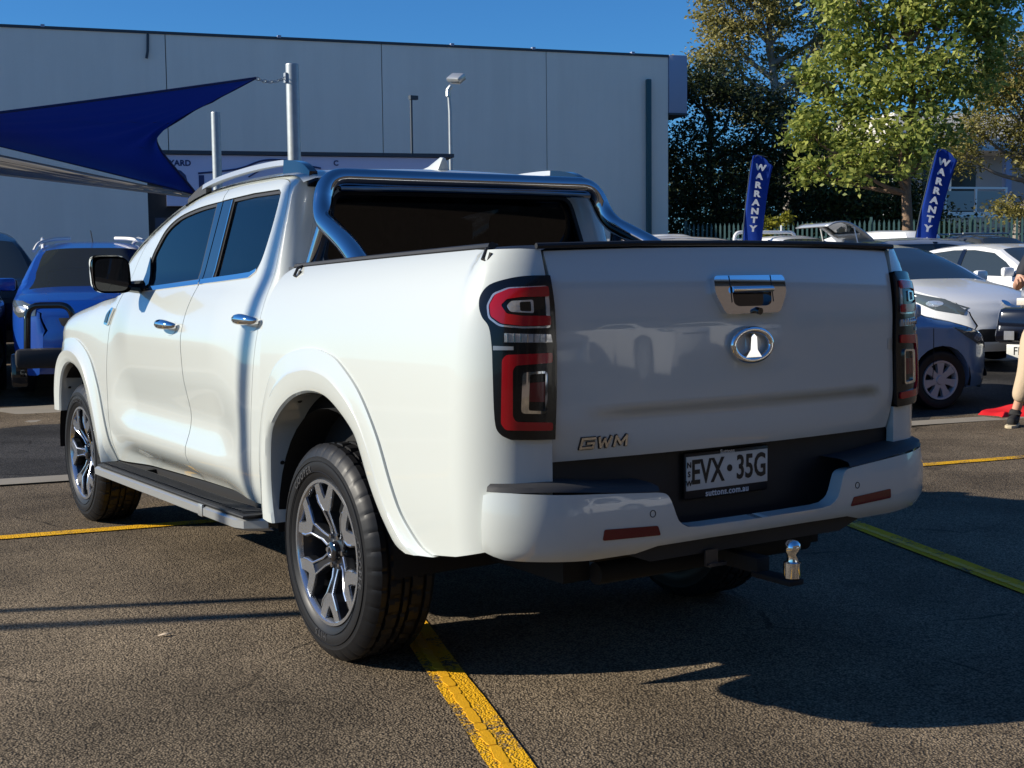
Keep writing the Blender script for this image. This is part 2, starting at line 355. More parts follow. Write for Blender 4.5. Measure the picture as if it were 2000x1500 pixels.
# ---------------------------------------------------------------- pickup truck
TR=empty('pickup_truck',(0,0,0),0,'white dual cab pickup with polished sports bar and black tonneau cover, parked in the foreground','pickup truck')
BS=cub([(.38,.862),(.44,.885),(.50,.908),(.58,.922),(.70,.927),(.82,.927),(.95,.922),(1.06,.912),(1.15,.898),(1.22,.882),(1.28,.862),(1.335,.838),(1.38,.8205),(1.40,.8155)])
MS=cub([(.38,-.05),(.44,-.05),(.47,-.045),(.50,-.024),(.54,-.002),(.58,.007),(.62,0),(.66,-.017),(.745,-.032),(.83,-.018),(.91,0),(1.0,.012),(1.1,.023),(1.2,.018),(1.28,.008),(1.34,0),(1.4,0)])
ZR=cub([(.50,1.70),(.55,1.745),(.62,1.770),(.75,1.782),(1.0,1.785),(1.4,1.778),(1.7,1.757),(1.95,1.713),(2.1,1.675),(2.3,1.613),(2.5,1.535),(2.65,1.45),(2.8,1.34),(2.9,1.265)])
ZF=cub([(2.5,1.30),(2.7,1.283),(2.9,1.262),(3.06,1.235),(3.3,1.20),(3.52,1.16),(3.74,1.10),(3.86,1.03),(3.95,.95)])
def sx(y,z):
    if y>2.55 and z<1.34:
        x=BS(z)+.012*sstep(2.6,3.2,y)*sstep(.9,1.1,z)
        q=max(0,min(.999,(z-(ZF(y)-.10))/.10)); x-=.10*(1-math.sqrt(1-q*q))*sstep(2.55,2.75,y)
        if y>3.35: x-=.17*((y-3.35)/.55)**2.4
        return x+MS(z)*(1-sstep(2.2,2.6,y))
    if z<=1.38: return BS(z)+MS(z)*sstep(.68,1.1,y)*(1-sstep(2.2,2.6,y))
    zr=ZR(y); x=.8205-.245*(z-1.38); q=max(0,min(.999,(z-(zr-.09))/.09)); return x-.09*(1-math.sqrt(1-q*q))
def cabmap(u,z):
    if u>=.60: return V((-sx(u,z),u,z))
    k=sstep(1.24,1.38,z); x=sx(.60,z)
    a=min(PI/2,(.60-u)/.085); c=V((-(x-.10)-.10*math.cos(a),.60-.065*math.sin(a)+.05*max(0,z-1.36)/.35*math.sin(a),z))
    if (.60-u)/.085>PI/2: c.x+=(.60-u)-.085*PI/2
    return c*k+V((-x,u,z))*(1-k)
mir=lambda f: (lambda u,v: (lambda p: V((-p.x,p.y,p.z)))(f(u,v)))
def both(name,poly,mp,m,parent=TR,**k):
    a=panel(name,poly,mp,m,parent,**k); k['out']=V((-k.get('out',V((-1,0,0))).x,k.get('out',V((-1,0,0))).y,0)); b=panel(name,poly,mir(mp),m,parent,**k); return a,b
zt=lambda y: ZR(y)-.018
Mline=[(1.42,.448),(1.42,.8),(1.43,1.1),(1.42,1.325),(1.36,1.69),(1.35,1.745)]
dtop=sm2([(1.35,1.745),(1.5,1.74),(1.75,1.722),(2.0,1.678),(2.2,1.606),(2.36,1.50),(2.46,1.37),(2.485,1.29)],4)
dF=sm2([(2.485,1.29),(2.545,1.21),(2.605,1.12),(2.62,1.0),(2.625,.88),(2.62,.67),(2.62,.50),(2.64,.405)],4)
fwin=sm2([(2.245,1.302),(2.205,1.45),(2.15,1.52),(2.06,1.592),(1.9,1.644),(1.65,1.674),(1.43,1.686)],4)
belt=lambda y: 1.302+(2.245-y)*.049
fdoor=[(1.42,.448)]+Mline[1:4]+[(1.47,belt(1.47))]+[(y,belt(y)) for y in (1.7,2.0)]+fwin+[(1.36,1.688)]+dtop+dF[1:]
rtop=sm2([(1.35,1.745),(1.15,1.755),(.9,1.757),(.74,1.750),(.655,1.728),(.622,1.68)],4)
rre=sm2([(.622,1.68),(.605,1.5),(.600,1.36),(.60,1.24),(.612,1.08),(.62,.9),(.632,.78),(.65,.62),(.70,.462)],4)
rwin=[(1.235,1.695),(1.0,1.703),(.735,1.703)]+sm2([(.71,1.69),(.725,1.58),(.76,1.45),(.80,1.39),(.86,1.368)],4)+[(1.28,belt(1.28))]
rdoor=[(1.36,1.690)]+rwin[:1]+rwin[1:]+[(1.42,1.330)]+Mline[2::-1]+[(.70,.462)]+rre[::-1][1:]+rtop[::-1][1:]
for sd_,dm,ov in (('L',lambda f:f,V((-1,0,0))),('R',mir,V((1,0,0)))):
    fd=panel('front_door',fdoor,dm(cabmap),M['white'],TR,gap=.0036,depth=.03,out=ov,res=.032)
    rd=panel('rear_door',rdoor,dm(cabmap),M['white'],TR,gap=.0036,depth=.03,out=ov,res=.032)
    gl=fwin+[(1.47,belt(1.47)+.002)]
    panel('window',inset(gl,-.004),dm(cabmap),M['tint'],fd,off=-.012,depth=0,out=ov)
    panel('window',inset(rwin,-.004),dm(cabmap),M['tint'],rd,off=-.012,depth=0,out=ov)
    panel('pillar_trim',[(1.425,1.332),(1.47,1.342),(1.43,1.686),(1.366,1.689)],dm(cabmap),M['gloss'],fd,off=-.004,depth=.01,out=ov)
    panel('pillar_trim',[(1.414,1.334),(1.354,1.690),(1.237,1.694),(1.282,1.35)],dm(cabmap),M['gloss'],rd,off=-.004,depth=.01,out=ov)
    # bright strip along the pillar edge and dark belt moulding
    panel('pillar_strip',[(1.279,1.352),(1.287,1.352),(1.242,1.692),(1.234,1.692)],dm(cabmap),M['chrome'],rd,off=.001,depth=.008,out=ov)
    panel('belt_moulding',[(y,belt(y)-.016) for y in (2.26,2.0,1.7,1.425)]+[(y,belt(y)+.006) for y in (1.425,1.7,2.0,2.26)],dm(cabmap),M['chrome'],fd,off=.005,depth=.012,out=ov,res=.06)
    panel('belt_moulding',[(y,belt(y)-.016) for y in (1.414,1.2,1.0,.86)]+[(.80,1.378),(.795,1.392),(.86,1.377)]+[(y,belt(y)+.006) for y in (1.0,1.2,1.414)],dm(cabmap),M['chrome'],rd,off=.005,depth=.012,out=ov,res=.06)
    # window seals
    for w_,d_ in ((gl,fd),(rwin,rd)):
        panel('window_seal',w_,dm(cabmap),M['plastic'],d_,holes=[inset(w_,.012)],off=-.006,depth=.006,out=ov,res=.05)
    panel('mirror_mount',[(2.248,1.306),(2.215,1.46),(2.12,1.308)],dm(cabmap),M['gloss'],fd,off=.004,depth=.012,out=ov)
    # handles
    for d_,(y0,z0) in ((fd,(1.585,1.145)),(rd,(.695,1.187))):
        s=-1 if sd_=='L' else 1; mb=MB(); n=9
        path=[V((s*(sx(y0+.11-.22*i/(n-1),z0)+.012+.034*math.sin(PI*i/(n-1))**.6),y0+.11-.22*i/(n-1),z0+.006*math.sin(PI*i/(n-1)))) for i in range(n)]
        mb.tube(path,[.010+.013*math.sin(PI*i/(n-1))**.7 for i in range(n)],12); h=mb.build('door_handle',M['chrome'],d_,80)
        panel('handle_bowl',[(y0+.085*math.cos(a),z0-.012+.034*math.sin(a)) for a in [k*PI/10 for k in range(20)]],dm(cabmap),M['white'],d_,off=.0015,depth=.004,out=ov,res=.02)
    # fender: arch cut out
    flip_=[(3.557,.60),(3.545,.70),(3.50,.80),(3.42,.865),(3.30,.895),(3.141,.875),(3.02,.81),(2.93,.70),(2.86,.58),(2.78,.46),(2.70,.395)]
    fout_=[(3.70,.60),(3.70,.75),(3.64,.90),(3.52,.99),(3.36,1.025),(3.16,1.02),(2.97,.955),(2.84,.86),(2.75,.74),(2.68,.58),(2.655,.40)]
    rlip_=[(.40,.43),(.42,.53),(.425,.634),(.405,.774),(.33,.855),(.225,.915),(.125,.946),(.018,.96),(-.101,.951),(-.212,.908),(-.315,.847),(-.365,.785),(-.415,.706),(-.475,.630),(-.54,.566),(-.60,.52),(-.655,.503)]
    rout_=[(.525,.449),(.515,.573),(.488,.755),(.439,.896),(.365,1.005),(.282,1.058),(.187,1.088),(.025,1.108),(-.142,1.090),(-.251,1.048),(-.370,.974),(-.482,.857),(-.570,.715),(-.628,.63),(-.69,.575),(-.755,.535),(-.83,.518)]
    fmid=[((a[0]+b[0])/2,(a[1]+b[1])/2) for a,b in zip(flip_,fout_)]
    fend=dF[::-1]+[(y,ZF(y)-.022) for y in (2.55,2.7,2.9,3.1,3.3,3.5,3.7,3.8)]+[(3.86,.95),(3.88,.8),(3.87,.62)]+sm2(fmid,3)
    fp=panel('front_fender',fend,dm(lambda u,v:V((-sx(u,v),u,v))),M['white'],TR,gap=.0036,depth=.03,out=ov,res=.035)
    vent=[(2.71,1.125),(2.69,1.165),(2.61,1.213),(2.50,1.216),(2.53,1.16),(2.58,1.122)]
    panel('vent',fil2([(2.70,1.118),(2.67,1.175),(2.60,1.208),(2.565,1.205),(2.612,1.15),(2.63,1.115)],.02),dm(lambda u,v:V((-sx(u,v),u,v))),M['chrome'],fp,off=.010,depth=.02,out=ov,res=.03)
    panel('vent_grille',fil2([(2.685,1.128),(2.665,1.168),(2.61,1.195),(2.63,1.15),(2.638,1.126)],.01),dm(lambda u,v:V((-sx(u,v),u,v))),M['alloydark'],fp,off=.012,depth=.004,out=ov,res=.03)
    # roof rail panel + rear pillar
    fr=[(y,zt(y)) for y in [2.78,2.6,2.4,2.2,2.0,1.8,1.6,1.4,1.2,1.0,.85,.72,.64]]
    cp=sm2([(.64,zt(.64)),(.60,1.742),(.56,1.735),(.50,1.72),(.468,1.70)],3)
    poly=fr+cp[1:]+[(.467,1.6),(.467,1.40),(.50,1.30),(.525,1.2),(.53,.9),(.535,.47),(.70,.462)]+rre[::-1][1:]+rtop[::-1][1:]+dtop[1:]+[(2.53,1.285),(2.70,1.286)]
    panel('rear_pillar',poly,dm(cabmap),M['white'],TR,depth=.03,out=ov,res=.03)
    # sill
    panel('sill',[(2.66,.40),(2.66,.36),(.52,.38),(.52,.445),(.70,.455),(1.42,.441),(2.62,.40)],dm(lambda u,v:V((-(sx(u,.44)-.012),u,v))),M['plastic'],TR,depth=.03,out=ov)
# roof and windscreen
def roof(u,v):
    y=.545+(2.86-.545)*u; t=v*2-1; xs=(.8205-.245*(ZR(y)-.09-1.38)) if ZR(y)>1.47 else .8205-.245*0; xf=xs-.09
    xe=xs-.0355; x=t*xe; zr=ZR(y)
    z=zr+.025*(1-min(1,abs(x)/xf)**2) if abs(x)<=xf else zr-.09+.09*math.sqrt(max(0,1-((abs(x)-xf)/.09)**2))
    return V((x,y,z))
nu,nv=46,28
vs_=[roof(i/nu,j/nv) for i in range(nu+1) for j in range(nv+1)]; fs_=[];mi_=[]
ws=[];
for i in range(nu):
    for j in range(nv):
        f=(i*(nv+1)+j,i*(nv+1)+j+1,(i+1)*(nv+1)+j+1,(i+1)*(nv+1)+j); yy=.545+2.315*(i+.5)/nu
        if yy>2.06 and abs((j+.5)/nv*2-1)<.86: ws.append(f)
        else: fs_.append(f)
mesh('roof',vs_,fs_,M['white'],TR,60)
mesh('windscreen',vs_,ws,M['tint'],TR,60)
for s in (-1,1):    # silver roof rails on dark feet
    pts=[(s*.66,2.02,1.735),(s*.655,1.86,1.785),(s*.66,1.6,1.815),(s*.662,1.25,1.832),(s*.662,.98,1.836),(s*.66,.80,1.830),(s*.66,.66,1.808),(s*.66,.58,1.77)]
    P=smooth_path(pts,5); rr=empty('roof_rail'); rr.parent=TR
    def fin(name,i0,i1,h,m,wd=.018):
        mb=MB()
        for i in range(i0,i1):
            a,b=P[i],P[i+1]; vv=[]
            for p in (a,b):
                zb=min(p.z-.012,max(ZR(p.y)-.05,p.z-h)); vv+=[V((p.x-wd,p.y,zb)),V((p.x+wd,p.y,zb)),V((p.x+wd*.7,p.y,p.z)),V((p.x-wd*.7,p.y,p.z))]
            mb.add(vv,[(0,1,5,4),(1,2,6,5),(2,3,7,6),(3,0,4,7)]+([(0,1,2,3)] if i==i0 else [])+([(4,5,6,7)] if i==i1-1 else []))
        return mb.build(name,m,rr,50)
    n_=len(P)-1
    fin('rail_bar',6,24,.022,M['step']); fin('rail_foot',0,7,.30,M['plastic2']); fin('rail_foot',24,n_,.30,M['gloss'],.024)
mb=MB(); mb.prism([(.0,0),(.20,0),(.21,.012),(.10,.03),(.02,.066),(-.005,.06)],lambda a,b:V((-.004-(.03*(1-b/.07)),.70+a,ZR(.7)+.015+b)),lambda a,b:V((.004+.03*(1-b/.07),.70+a,ZR(.7)+.015+b))); mb.build('antenna_fin',M['white'],TR,50,.003)
# rear cab wall with window
xw=lambda z:(sx(.60,max(z,1.30))-.10)
rw=[(-xw(1.30),1.30)]+[(-xw(z),z) for z in (1.4,1.5,1.6,1.68,1.70)]+[(-.5,1.735),(0,1.745),(.5,1.735)]+[(xw(z),z) for z in (1.70,1.68,1.6,1.5,1.4,1.30)]+[(.5,1.0),(-.5,1.0)]
rwm=lambda x,z:V((x,.535+.05*max(0,z-1.36)/.35-.012*(1-(x/.7)**2)+.0,z))
hole=fil2([(-.655,1.40),(.655,1.40),(.575,1.70),(-.575,1.70)],.06)
cw=panel('cab_rear_wall',rw,rwm,M['white'],TR,holes=[hole],out=V((0,-1,0)),depth=.02)
panel('rear_window',inset(hole,-.006),rwm,M['tintrear'],cw,off=-.006,depth=0,out=V((0,-1,0)))
panel('window_seal',hole,rwm,M['plastic'],cw,holes=[inset(hole,.018)],off=.001,depth=.01,out=V((0,-1,0)))
mb=MB(); mb.box((0,.60,1.745),(1.10,.06,.03)); mb.build('high_spoiler',M['white'],TR,40,.01)
mb=MB(); mb.box((0,.545,1.715),(.30,.02,.014)); mb.build('brake_light',M['darkred'],cw,40,.003)
# hood, nose
def hood(u,v):
    y=2.62+1.28*u; t=v*2-1; xe=sx(y,ZF(y)-.022); ax=abs(t); z=ZF(y)-.022+.05*(1-ax**3)+.012*sstep(.35,.5,ax)*(1-sstep(.75,.9,ax)); return V((t*xe,y,z))
grid('bonnet',hood,26,24,M['white'],TR,60,True)
def nose(u,v):
    z=.40+.63*u; t=v*2-1; xe=sx(3.87,max(.62,z)); return V((t*xe,3.87+.11*(1-t*t)*(.6+.4*math.sin(u*PI)),z))
fb=grid('front_bumper',nose,10,16,M['white'],TR,60)
mb=MB(); mb.box((0,3.975,.80),(1.0,.05,.30)); mb.build('grille',M['plastic'],TR,40,.02)
for s in (-1,1):
    mb=MB(); mb.box((s*.68,3.90,.90),(.30,.10,.14)); mb.build('headlight',M['clearlens'],TR,40,.03)
# flares
def flare(lip,out,bodyx,s,name='wheel_arch_flare',lx=.951,ret=.82):
    n=44; Lp=smooth_path([V((0,a,b)) for a,b in lip],6); Op=smooth_path([V((0,a,b)) for a,b in out],6); N=len(Lp)
    rows=[]
    cy=(lip[0][0]+lip[-1][0])/2
    for l,o in zip(Lp,Op):
        bo=bodyx(o.y,o.z); d=(V((0,cy,.45))-l).normalized()
        pt=lambda t,x:V((s*-x if False else s*x, o.y+(l.y-o.y)*t,o.z+(l.z-o.z)*t))
        rows.append([pt(0,bo-.012),pt(0,bo+.009),pt(.10,bo+.013),pt(.40,bo*.55+(lx+.002)*.45+.008),pt(.5,lx+.004),pt(.52,lx+.006),pt(.85,lx+.003),pt(1,lx-.004),V((s*(lx-.014),l.y+d.y*.008,l.z+d.z*.008)),V((s*ret,l.y+d.y*.004,l.z+d.z*.004))])
    K=len(rows[0]); vs=[p for r in rows for p in r]; fs=[(i*K+k,(i+1)*K+k,(i+1)*K+k+1,i*K+k+1) for i in range(N-1) for k in range(K-1)]
    fs+=[tuple(range(K)),tuple((N-1)*K+k for k in range(K))[::-1]]
    if s>0: fs=[f[::-1] for f in fs]
    o=mesh(name,vs,fs,M['white'],TR,28)
    for k in (N//7,N*2//7+2,N//2,N*3//4):
        r=rows[k]; c=(r[8]*.6+r[9]*.4); nrm=(V((0,cy,.45))-c).normalized(); nrm.x=0
        mb=MB(); mb.cyl(c-nrm*.002,c+nrm*.004,.009,8); mb.build('clip',M['plastic'],o)
    return o
def bx_body(y,z): return abs(bedmap(-y,z).x)
# bed side wrapping round the rear corner
BX=cub([(.40,.915),(.45,.925),(.55,.932),(.66,.940),(.8,.942),(.95,.940),(1.08,.933),(1.18,.922),(1.26,.904),(1.33,.875),(1.38,.84),(1.41,.81),(1.43,.785)])
zrail=lambda y: 1.402-.033*(y+.0)+(-.004)*(y*y)
S0,LQ=.95,.31; SE=S0+LQ
def bedmap(s,z):
    y=-s; d=BX(z-(zrail(max(y,-1.1))-1.402)*sstep(.9,1.3,z))-.925
    if s<=S0: return V((-.925-d,y,z))
    t=(s-S0)/LQ; tt=min(1,t); a=tt*PI/2; d*=1-.85*tt; dz=.02*sstep(1.25,1.45,z)*tt
    n=V((.185*math.cos(a),.209*math.sin(a))).normalized()
    return V((-(.716+.209*math.cos(a)+n.x*d)+(t-tt)*LQ,-(S0+.185*math.sin(a)+n.y*d)+dz,z))
rmid=[((a[0]+b[0])/2,(a[1]+b[1])/2) for a,b in zip(rlip_,rout_)]
bed=[(-a,b) for a,b in rmid]
bed=[(-.50,.45)]+bed+[(.95,.54),(1.12,.58),(SE,.64)]+[(SE,z) for z in (.8,1.0,1.2)]+[(SE-.004,1.35),(SE-.008,1.428)]+[(1.19,1.431),(1.10,1.430),(1.0,1.428)]+[(s,zrail(-s)+.003) for s in (.9,.7,.5,.3,.1,-.1,-.3)]+sm2([(-.43,zrail(.43)+.002),(-.475,1.365),(-.495,1.30),(-.50,1.2)],3)
for sd_,dm,ov,s in (('L',lambda f:f,V((-1,0,0)),-1),('R',mir,V((1,0,0)),1)):
    bp_=panel('bed_side',bed,dm(bedmap),M['white'],TR,depth=.03,out=ov,res=.032)
    flare(rlip_,rout_,bx_body,s); flare(flip_,fout_,sx,s)
    # rail cap
    cap=MB(); cap.tube([dm(bedmap)(q,zrail(-q)+.004)+V((-s*.012,0,.004)) for q in [-.44,-.2,.1,.4,.7,.95,1.05]],.012,8); cap.build('rail_cap',M['plastic'],TR)
    # wheel housing
    for yc,zc in ((0.0,.40),(3.23,.38)):
        def wh(u,v,yc=yc,zc=zc,s=s):
            a=-.02+(PI+.04)*u; k=1-sstep(.75,1,v)*.99; x=.915-.45*min(1,v/.75); return V((s*x,yc+.47*k*math.cos(a)+(-.06 if yc==0 else 0),zc+.50*k*math.sin(a)))
        grid('wheel_housing',wh,20,8,M['under'],TR,60)
    # tail lamp
    lp=sm2([(SE+.001,1.351),(1.20,1.350),(1.147,1.343),(1.088,1.326),(1.060,1.298),(1.056,1.268),(1.066,1.238),(1.086,1.210),(1.094,1.155),(1.096,1.09),(1.100,.952),(1.112,.912),(1.14,.894)],4)+[(SE,.888),(SE+.006,1.0),(SE+.009,1.12),(SE+.006,1.25)]
    la=panel('tail_lamp',lp,dm(bedmap),M['lampblack'],TR,off=.016,depth=.03,out=ov,res=.025)
    fs2=lambda pl:[(1.26-(1.296-q[0])*.91,q[1]) for q in pl]
    def lpart(n,pl,m,o,holes=(),r=.018): return panel(n,fs2(pl),dm(bedmap),M[m],la,holes=[fs2(h) for h in holes],off=.016+o,depth=o,out=ov,res=r)
    E_=1.284
    lpart('lens_trim',fil2([(E_,1.322),(1.165,1.318),(1.118,1.302),(1.098,1.27),(1.103,1.235),(1.135,1.212),(1.20,1.206),(E_,1.206)],.008,2)+[], 'clearlens',.0025,[fil2([(E_-.012,1.318),(1.165,1.313),(1.122,1.298),(1.104,1.27),(1.108,1.238),(1.138,1.217),(1.20,1.211),(E_-.012,1.211)],.008,2)])
    lpart('red_light',fil2([(E_,1.320),(1.168,1.314),(1.126,1.298),(1.108,1.27),(1.112,1.24),(1.142,1.22),(1.20,1.213),(E_,1.213),(E_,1.240),(1.20,1.241),(1.158,1.247),(1.142,1.27),(1.16,1.286),(1.20,1.291),(E_,1.292)],.005,2),'redlens',.006)
    lpart('reverse_light',fil2([(1.235,1.284),(1.172,1.281),(1.158,1.268),(1.168,1.252),(1.235,1.248)],.006,3),'clearlens',.004,[fil2([(1.228,1.279),(1.196,1.278),(1.196,1.254),(1.228,1.253)],.004,2)])
    lpart('indicator',[(1.15,1.193),(E_,1.188),(E_+.004,1.165),(1.15,1.168)],'clearlens',.004)
    for k in range(7): lpart('lens_rib',[(1.158+k*.018,1.192-k*.0006),(1.161+k*.018,1.192-k*.0006),(1.161+k*.018,1.168),(1.158+k*.018,1.168)],'chrome',.0065,r=.03)
    lpart('chrome_bar',[(1.118,1.158),(1.175,1.156),(1.175,1.146),(1.118,1.146)],'step',.003)
    lpart('red_light',fil2([(E_+.002,1.136),(1.155,1.133),(1.143,1.12),(1.138,.94),(1.150,.922),(E_,.915),(E_,.938),(1.178,.945),(1.170,.96),(1.172,1.09),(1.18,1.103),(E_+.002,1.108)],.006,2),'redlens',.006)
    lpart('reflector_frame',fil2([(E_-.015,1.086),(1.198,1.083),(1.192,.968),(E_-.018,.964)],.012,3),'chrome',.007,[fil2([(E_-.021,1.079),(1.218,1.077),(1.213,.976),(E_-.024,.972)],.006,3)])
    lpart('red_reflector',[(E_-.022,1.055),(1.218,1.053),(1.214,1.0),(E_-.024,.998)],'darkred',.004)
    # bumper wing
# tailgate
def tg(x,z): return V((x,-1.138-.045*(1-(x/.72)**2)+.05*max(0,(z-1.18)/.25)**2+.03*max(0,(.95-z)/.14)**1.6+.018*(1-sstep(.948,.966,z+.10*max(0,abs(x+.0)-.50)**1.3))*sstep(.82,.945,z)*sstep(-.64,-.40,x)*(1-sstep(.56,.66,x)),z))
tgp=sm2([(-.712,.812),(-.714,.95),(-.706,1.12),(-.708,1.30),(-.716,1.428)],4)
tgp=tgp+[(-.4,1.436),(0,1.439),(.4,1.436)]+[(-a,b) for a,b in tgp[::-1]]
O=V((0,-1,0))
TG=panel('tailgate',tgp,tg,M['white'],TR,gap=.0042,depth=.03,out=O,res=.03)
hpl=fil2([(-.146,1.342),(.146,1.342),(.148,1.29),(.112,1.228),(-.112,1.228),(-.148,1.29)],.016,4)
hh=fil2([(-.082,1.300),(.082,1.300),(.078,1.258),(.060,1.250),(-.060,1.250),(-.078,1.258)],.01,3)
hd=panel('tailgate_handle',hpl,tg,M['chrome'],TG,holes=[hh],off=.022,depth=.024,out=O,res=.012)
panel('handle_recess',hh,tg,M['gloss'],hd,off=.004,depth=.002,out=O)
mb=MB(); mb.tube([tg(x,1.304)+V((0,-.026,0)) for x in (-.084,-.04,0,.04,.084)],.010,10); mb.build('pull_bar',M['chrome'],hd,60)
for x in (-.086,.086): panel('seam',[(x-.0012,1.262),(x+.0012,1.262),(x+.0012,1.341),(x-.0012,1.341)],tg,M['plastic'],hd,off=.0235,depth=.001,out=O)
mb=MB(); c=tg(.012,1.240); mb.cyl(c+V((0,-.012,0)),c+V((0,-.040,-.004)),.011,14); mb.build('reversing_camera',M['gloss'],hd)
mb=MB(); c=tg(0,1.132); mb.tube([c+V((.078*math.cos(a),-.012,.048*math.sin(a))) for a in [k*2*PI/40 for k in range(40)]],.0115,10,True); em=mb.build('emblem',M['chrome'],TG,70)
mb=MB(); mb.prism([(-.016,.026),(0,.036),(.016,.026),(.020,-.016),(.046,-.040),(-.046,-.040),(-.020,-.016)],lambda a,b:c+V((a,0.004,b)),lambda a,b:c+V((a*.72,-.022,b*.95))); mb.build('emblem_spike',M['chrome'],em,20)
LT={'G':[((0,.6),(1,.6)),((0,0),(0,.6)),((0,0),(1,0)),((1,0),(1,.3)),((.5,.3),(1,.3))],'W':[((0,.6),(.25,0)),((.25,0),(.5,.5)),((.5,.5),(.75,0)),((.75,0),(1,.6))],'M':[((0,0),(.06,.6)),((.06,.6),(.5,.12)),((.5,.12),(.94,.6)),((.94,.6),(1,0))]}
for i_,ch_ in enumerate('GWM'):
    for nm_,m_,wd_,dp_ in (('letter_backing','platek',.0058,.0025),('letter','chrome',.0036,.0055)):
        mb=MB()
        for p_,q_ in LT[ch_]:
            P0=V((-.617+i_*.058+p_[0]*.042+p_[1]*.006,.852+p_[1]*.046)); P1=V((-.617+i_*.058+q_[0]*.042+q_[1]*.006,.852+q_[1]*.046)); d_=(P1-P0).normalized(); n_=V((-d_.y,d_.x))*wd_; d_*=wd_*.8
            mb.prism([tuple(P0-d_-n_),tuple(P1+d_-n_),tuple(P1+d_+n_),tuple(P0-d_+n_)],lambda u,v:tg(u,v)+V((0,.001,0)),lambda u,v,dp_=dp_:tg(u,v)+V((0,-dp_,0)))
        mb.build(nm_,M[m_],TG,30)
text('lettering','4x4',.0001,frame(tg(.6,.868),(1,0,0),(0,0,1)),M['chrome'],TG) if False else None
panel('sticker',[(.675,1.09),(.700,1.09),(.700,1.125),(.675,1.125)],tg,M['step'],TG,off=.002,depth=.001,out=O)
# recess panel behind bumper and number plate
mb=MB(); mb.prism([(-.70,.575),(.70,.575),(.78,.70),(.71,.83),(-.71,.83),(-.78,.70)],lambda a,b:V((a,-1.10,b)),lambda a,b:V((a,-.9,b))); mb.build('number_plate_recess',M['plastic'],TR)
pc=V((0,0,0)); pl=empty('number_plate'); pl.parent=TR; pl.location=(-.032,-1.118,.730); pl.scale=(.915,1,.95)
mb=MB(); mb.box(pc+V((0,.004,-.003)),(.385,.010,.155)); mb.build('plate_frame',M['platek'],pl,40,.006)
mb=MB(); mb.box(pc+V((0,-.002,.006)),(.372,.006,.112)); mb.build('plate_face',M['platew'],pl,40,.001)
pf=lambda x,z,y=-.0058: frame(pc+V((x,y,z)),(1,0,0),(0,0,1))
def sq(kx): return lambda v: V((v.x*kx,v.y,v.z))
text('plate_letters','EVX',.112,pf(-.093,.006),M['platek'],pl,.0008,.0022,1.02,sq(.72))
text('plate_letters','35G',.112,pf(.108,.006),M['platek'],pl,.0008,.0022,1.02,sq(.72))
text('plate_letters','·',.112,pf(.007,.006),M['platek'],pl,.0008,.005)
for i,ch in enumerate('NSW'): text('plate_state_letters',ch,.026,pf(-.176,.034-i*.03),M['platek'],pl,.0008,.0006)
text('frame_lettering','suttons.com.au',.030,pf(0,-.066,-.0022),M['txtw'],pl,.0006,.0006,1.08)
text('frame_lettering','Suttons',.020,pf(0,.067,-.0022),M['txtw'],pl,.0006,.0004,1.08)
# bumper
LC=.36
def bum(s,z,sgn=-1):   # wraps round the corner, then runs along the rear
    bul=.012*math.sin(PI*min(1,max(0,(z-.53)/.22)))-.03*max(0,(.58-z)/.06)**1.5
    if s<LC:
        a=.25+1.32*s/LC; n=V((.195*math.cos(a),.285*math.sin(a))).normalized()
        return V((-(.63+.285*math.cos(a)+n.x*bul),-(1.02+.195*math.sin(a)+n.y*bul),z))
    x=-.63+s-LC; return V((x,-1.215-bul-.022*(1-(max(-.63,x)/.63)**2),z))
sB=lambda x:x+.63+LC if x>-.63 else (math.acos(min(1,(-x-.63)/.285))-.25)/1.32*LC
SC=sB(0)
wing=[(0,.735),(0,.575),(.04,.562),(.08,.552),(sB(-.78),.545),(sB(-.63),.534),(sB(-.47),.536),(sB(-.40),.553),(sB(-.2),.556),(SC,.556),(SC,.597),(sB(-.26),.598)]+sm2([(sB(-.30),.602),(sB(-.335),.625),(sB(-.36),.685),(sB(-.378),.708),(sB(-.41),.715)],3)+[(sB(-.6),.728),(sB(-.8),.741),(.09,.746),(.04,.745)]
for dm,ov,s in ((lambda f:f,V((-1,-.6,0)),-1),(mir,V((1,-.6,0)),1)):
    bw=panel('rear_bumper',wing,dm(bum),M['white'],TR,depth=.05,out=ov,res=.03)
    panel('reflector',fil2([(sB(-.605),.594),(sB(-.60),.626),(sB(-.412),.618),(sB(-.400),.588)],.006,3),dm(bum),M['darkred'],bw,off=.002,depth=.004,out=ov)
    rg=[(sB(-.43)+.011*math.cos(a),.655+.011*math.sin(a)) for a in [k*PI/8 for k in range(16)]]
    panel('parking_sensor',rg,dm(bum),M['plastic'],bw,holes=[inset(rg,.0022)],off=.001,depth=.001,out=ov)
    def pad(u,v,dm=dm):
        ss=.015+(sB(-.40)-.015)*u; p=dm(bum)(ss,.742-.028*sstep(.3,1,u)); q=V((p.x*(.93 if u<.45 else 1-.07*(1-sstep(.45,.7,u))),-1.06,p.z+.03)); z=(.0,.014,.021,.023)[round(v*3)]
        t=(0,.05,.25,1)[round(v*3)]; o=p*(1-t)+V((q.x,q.y,p.z))*t; o.z=p.z+z+.004; return o
    grid('step_pad',pad,22,3,M['plastic2'],bw,50)
mb=MB(); mb.prism([(-.50,.535),(-.42,.565),(.42,.565),(.50,.535),(.40,.50),(-.40,.50)],lambda a,b:V((a,-1.19,b)),lambda a,b:V((a,-1.0,b))); mb.build('lower_valance',M['plastic'],TR)
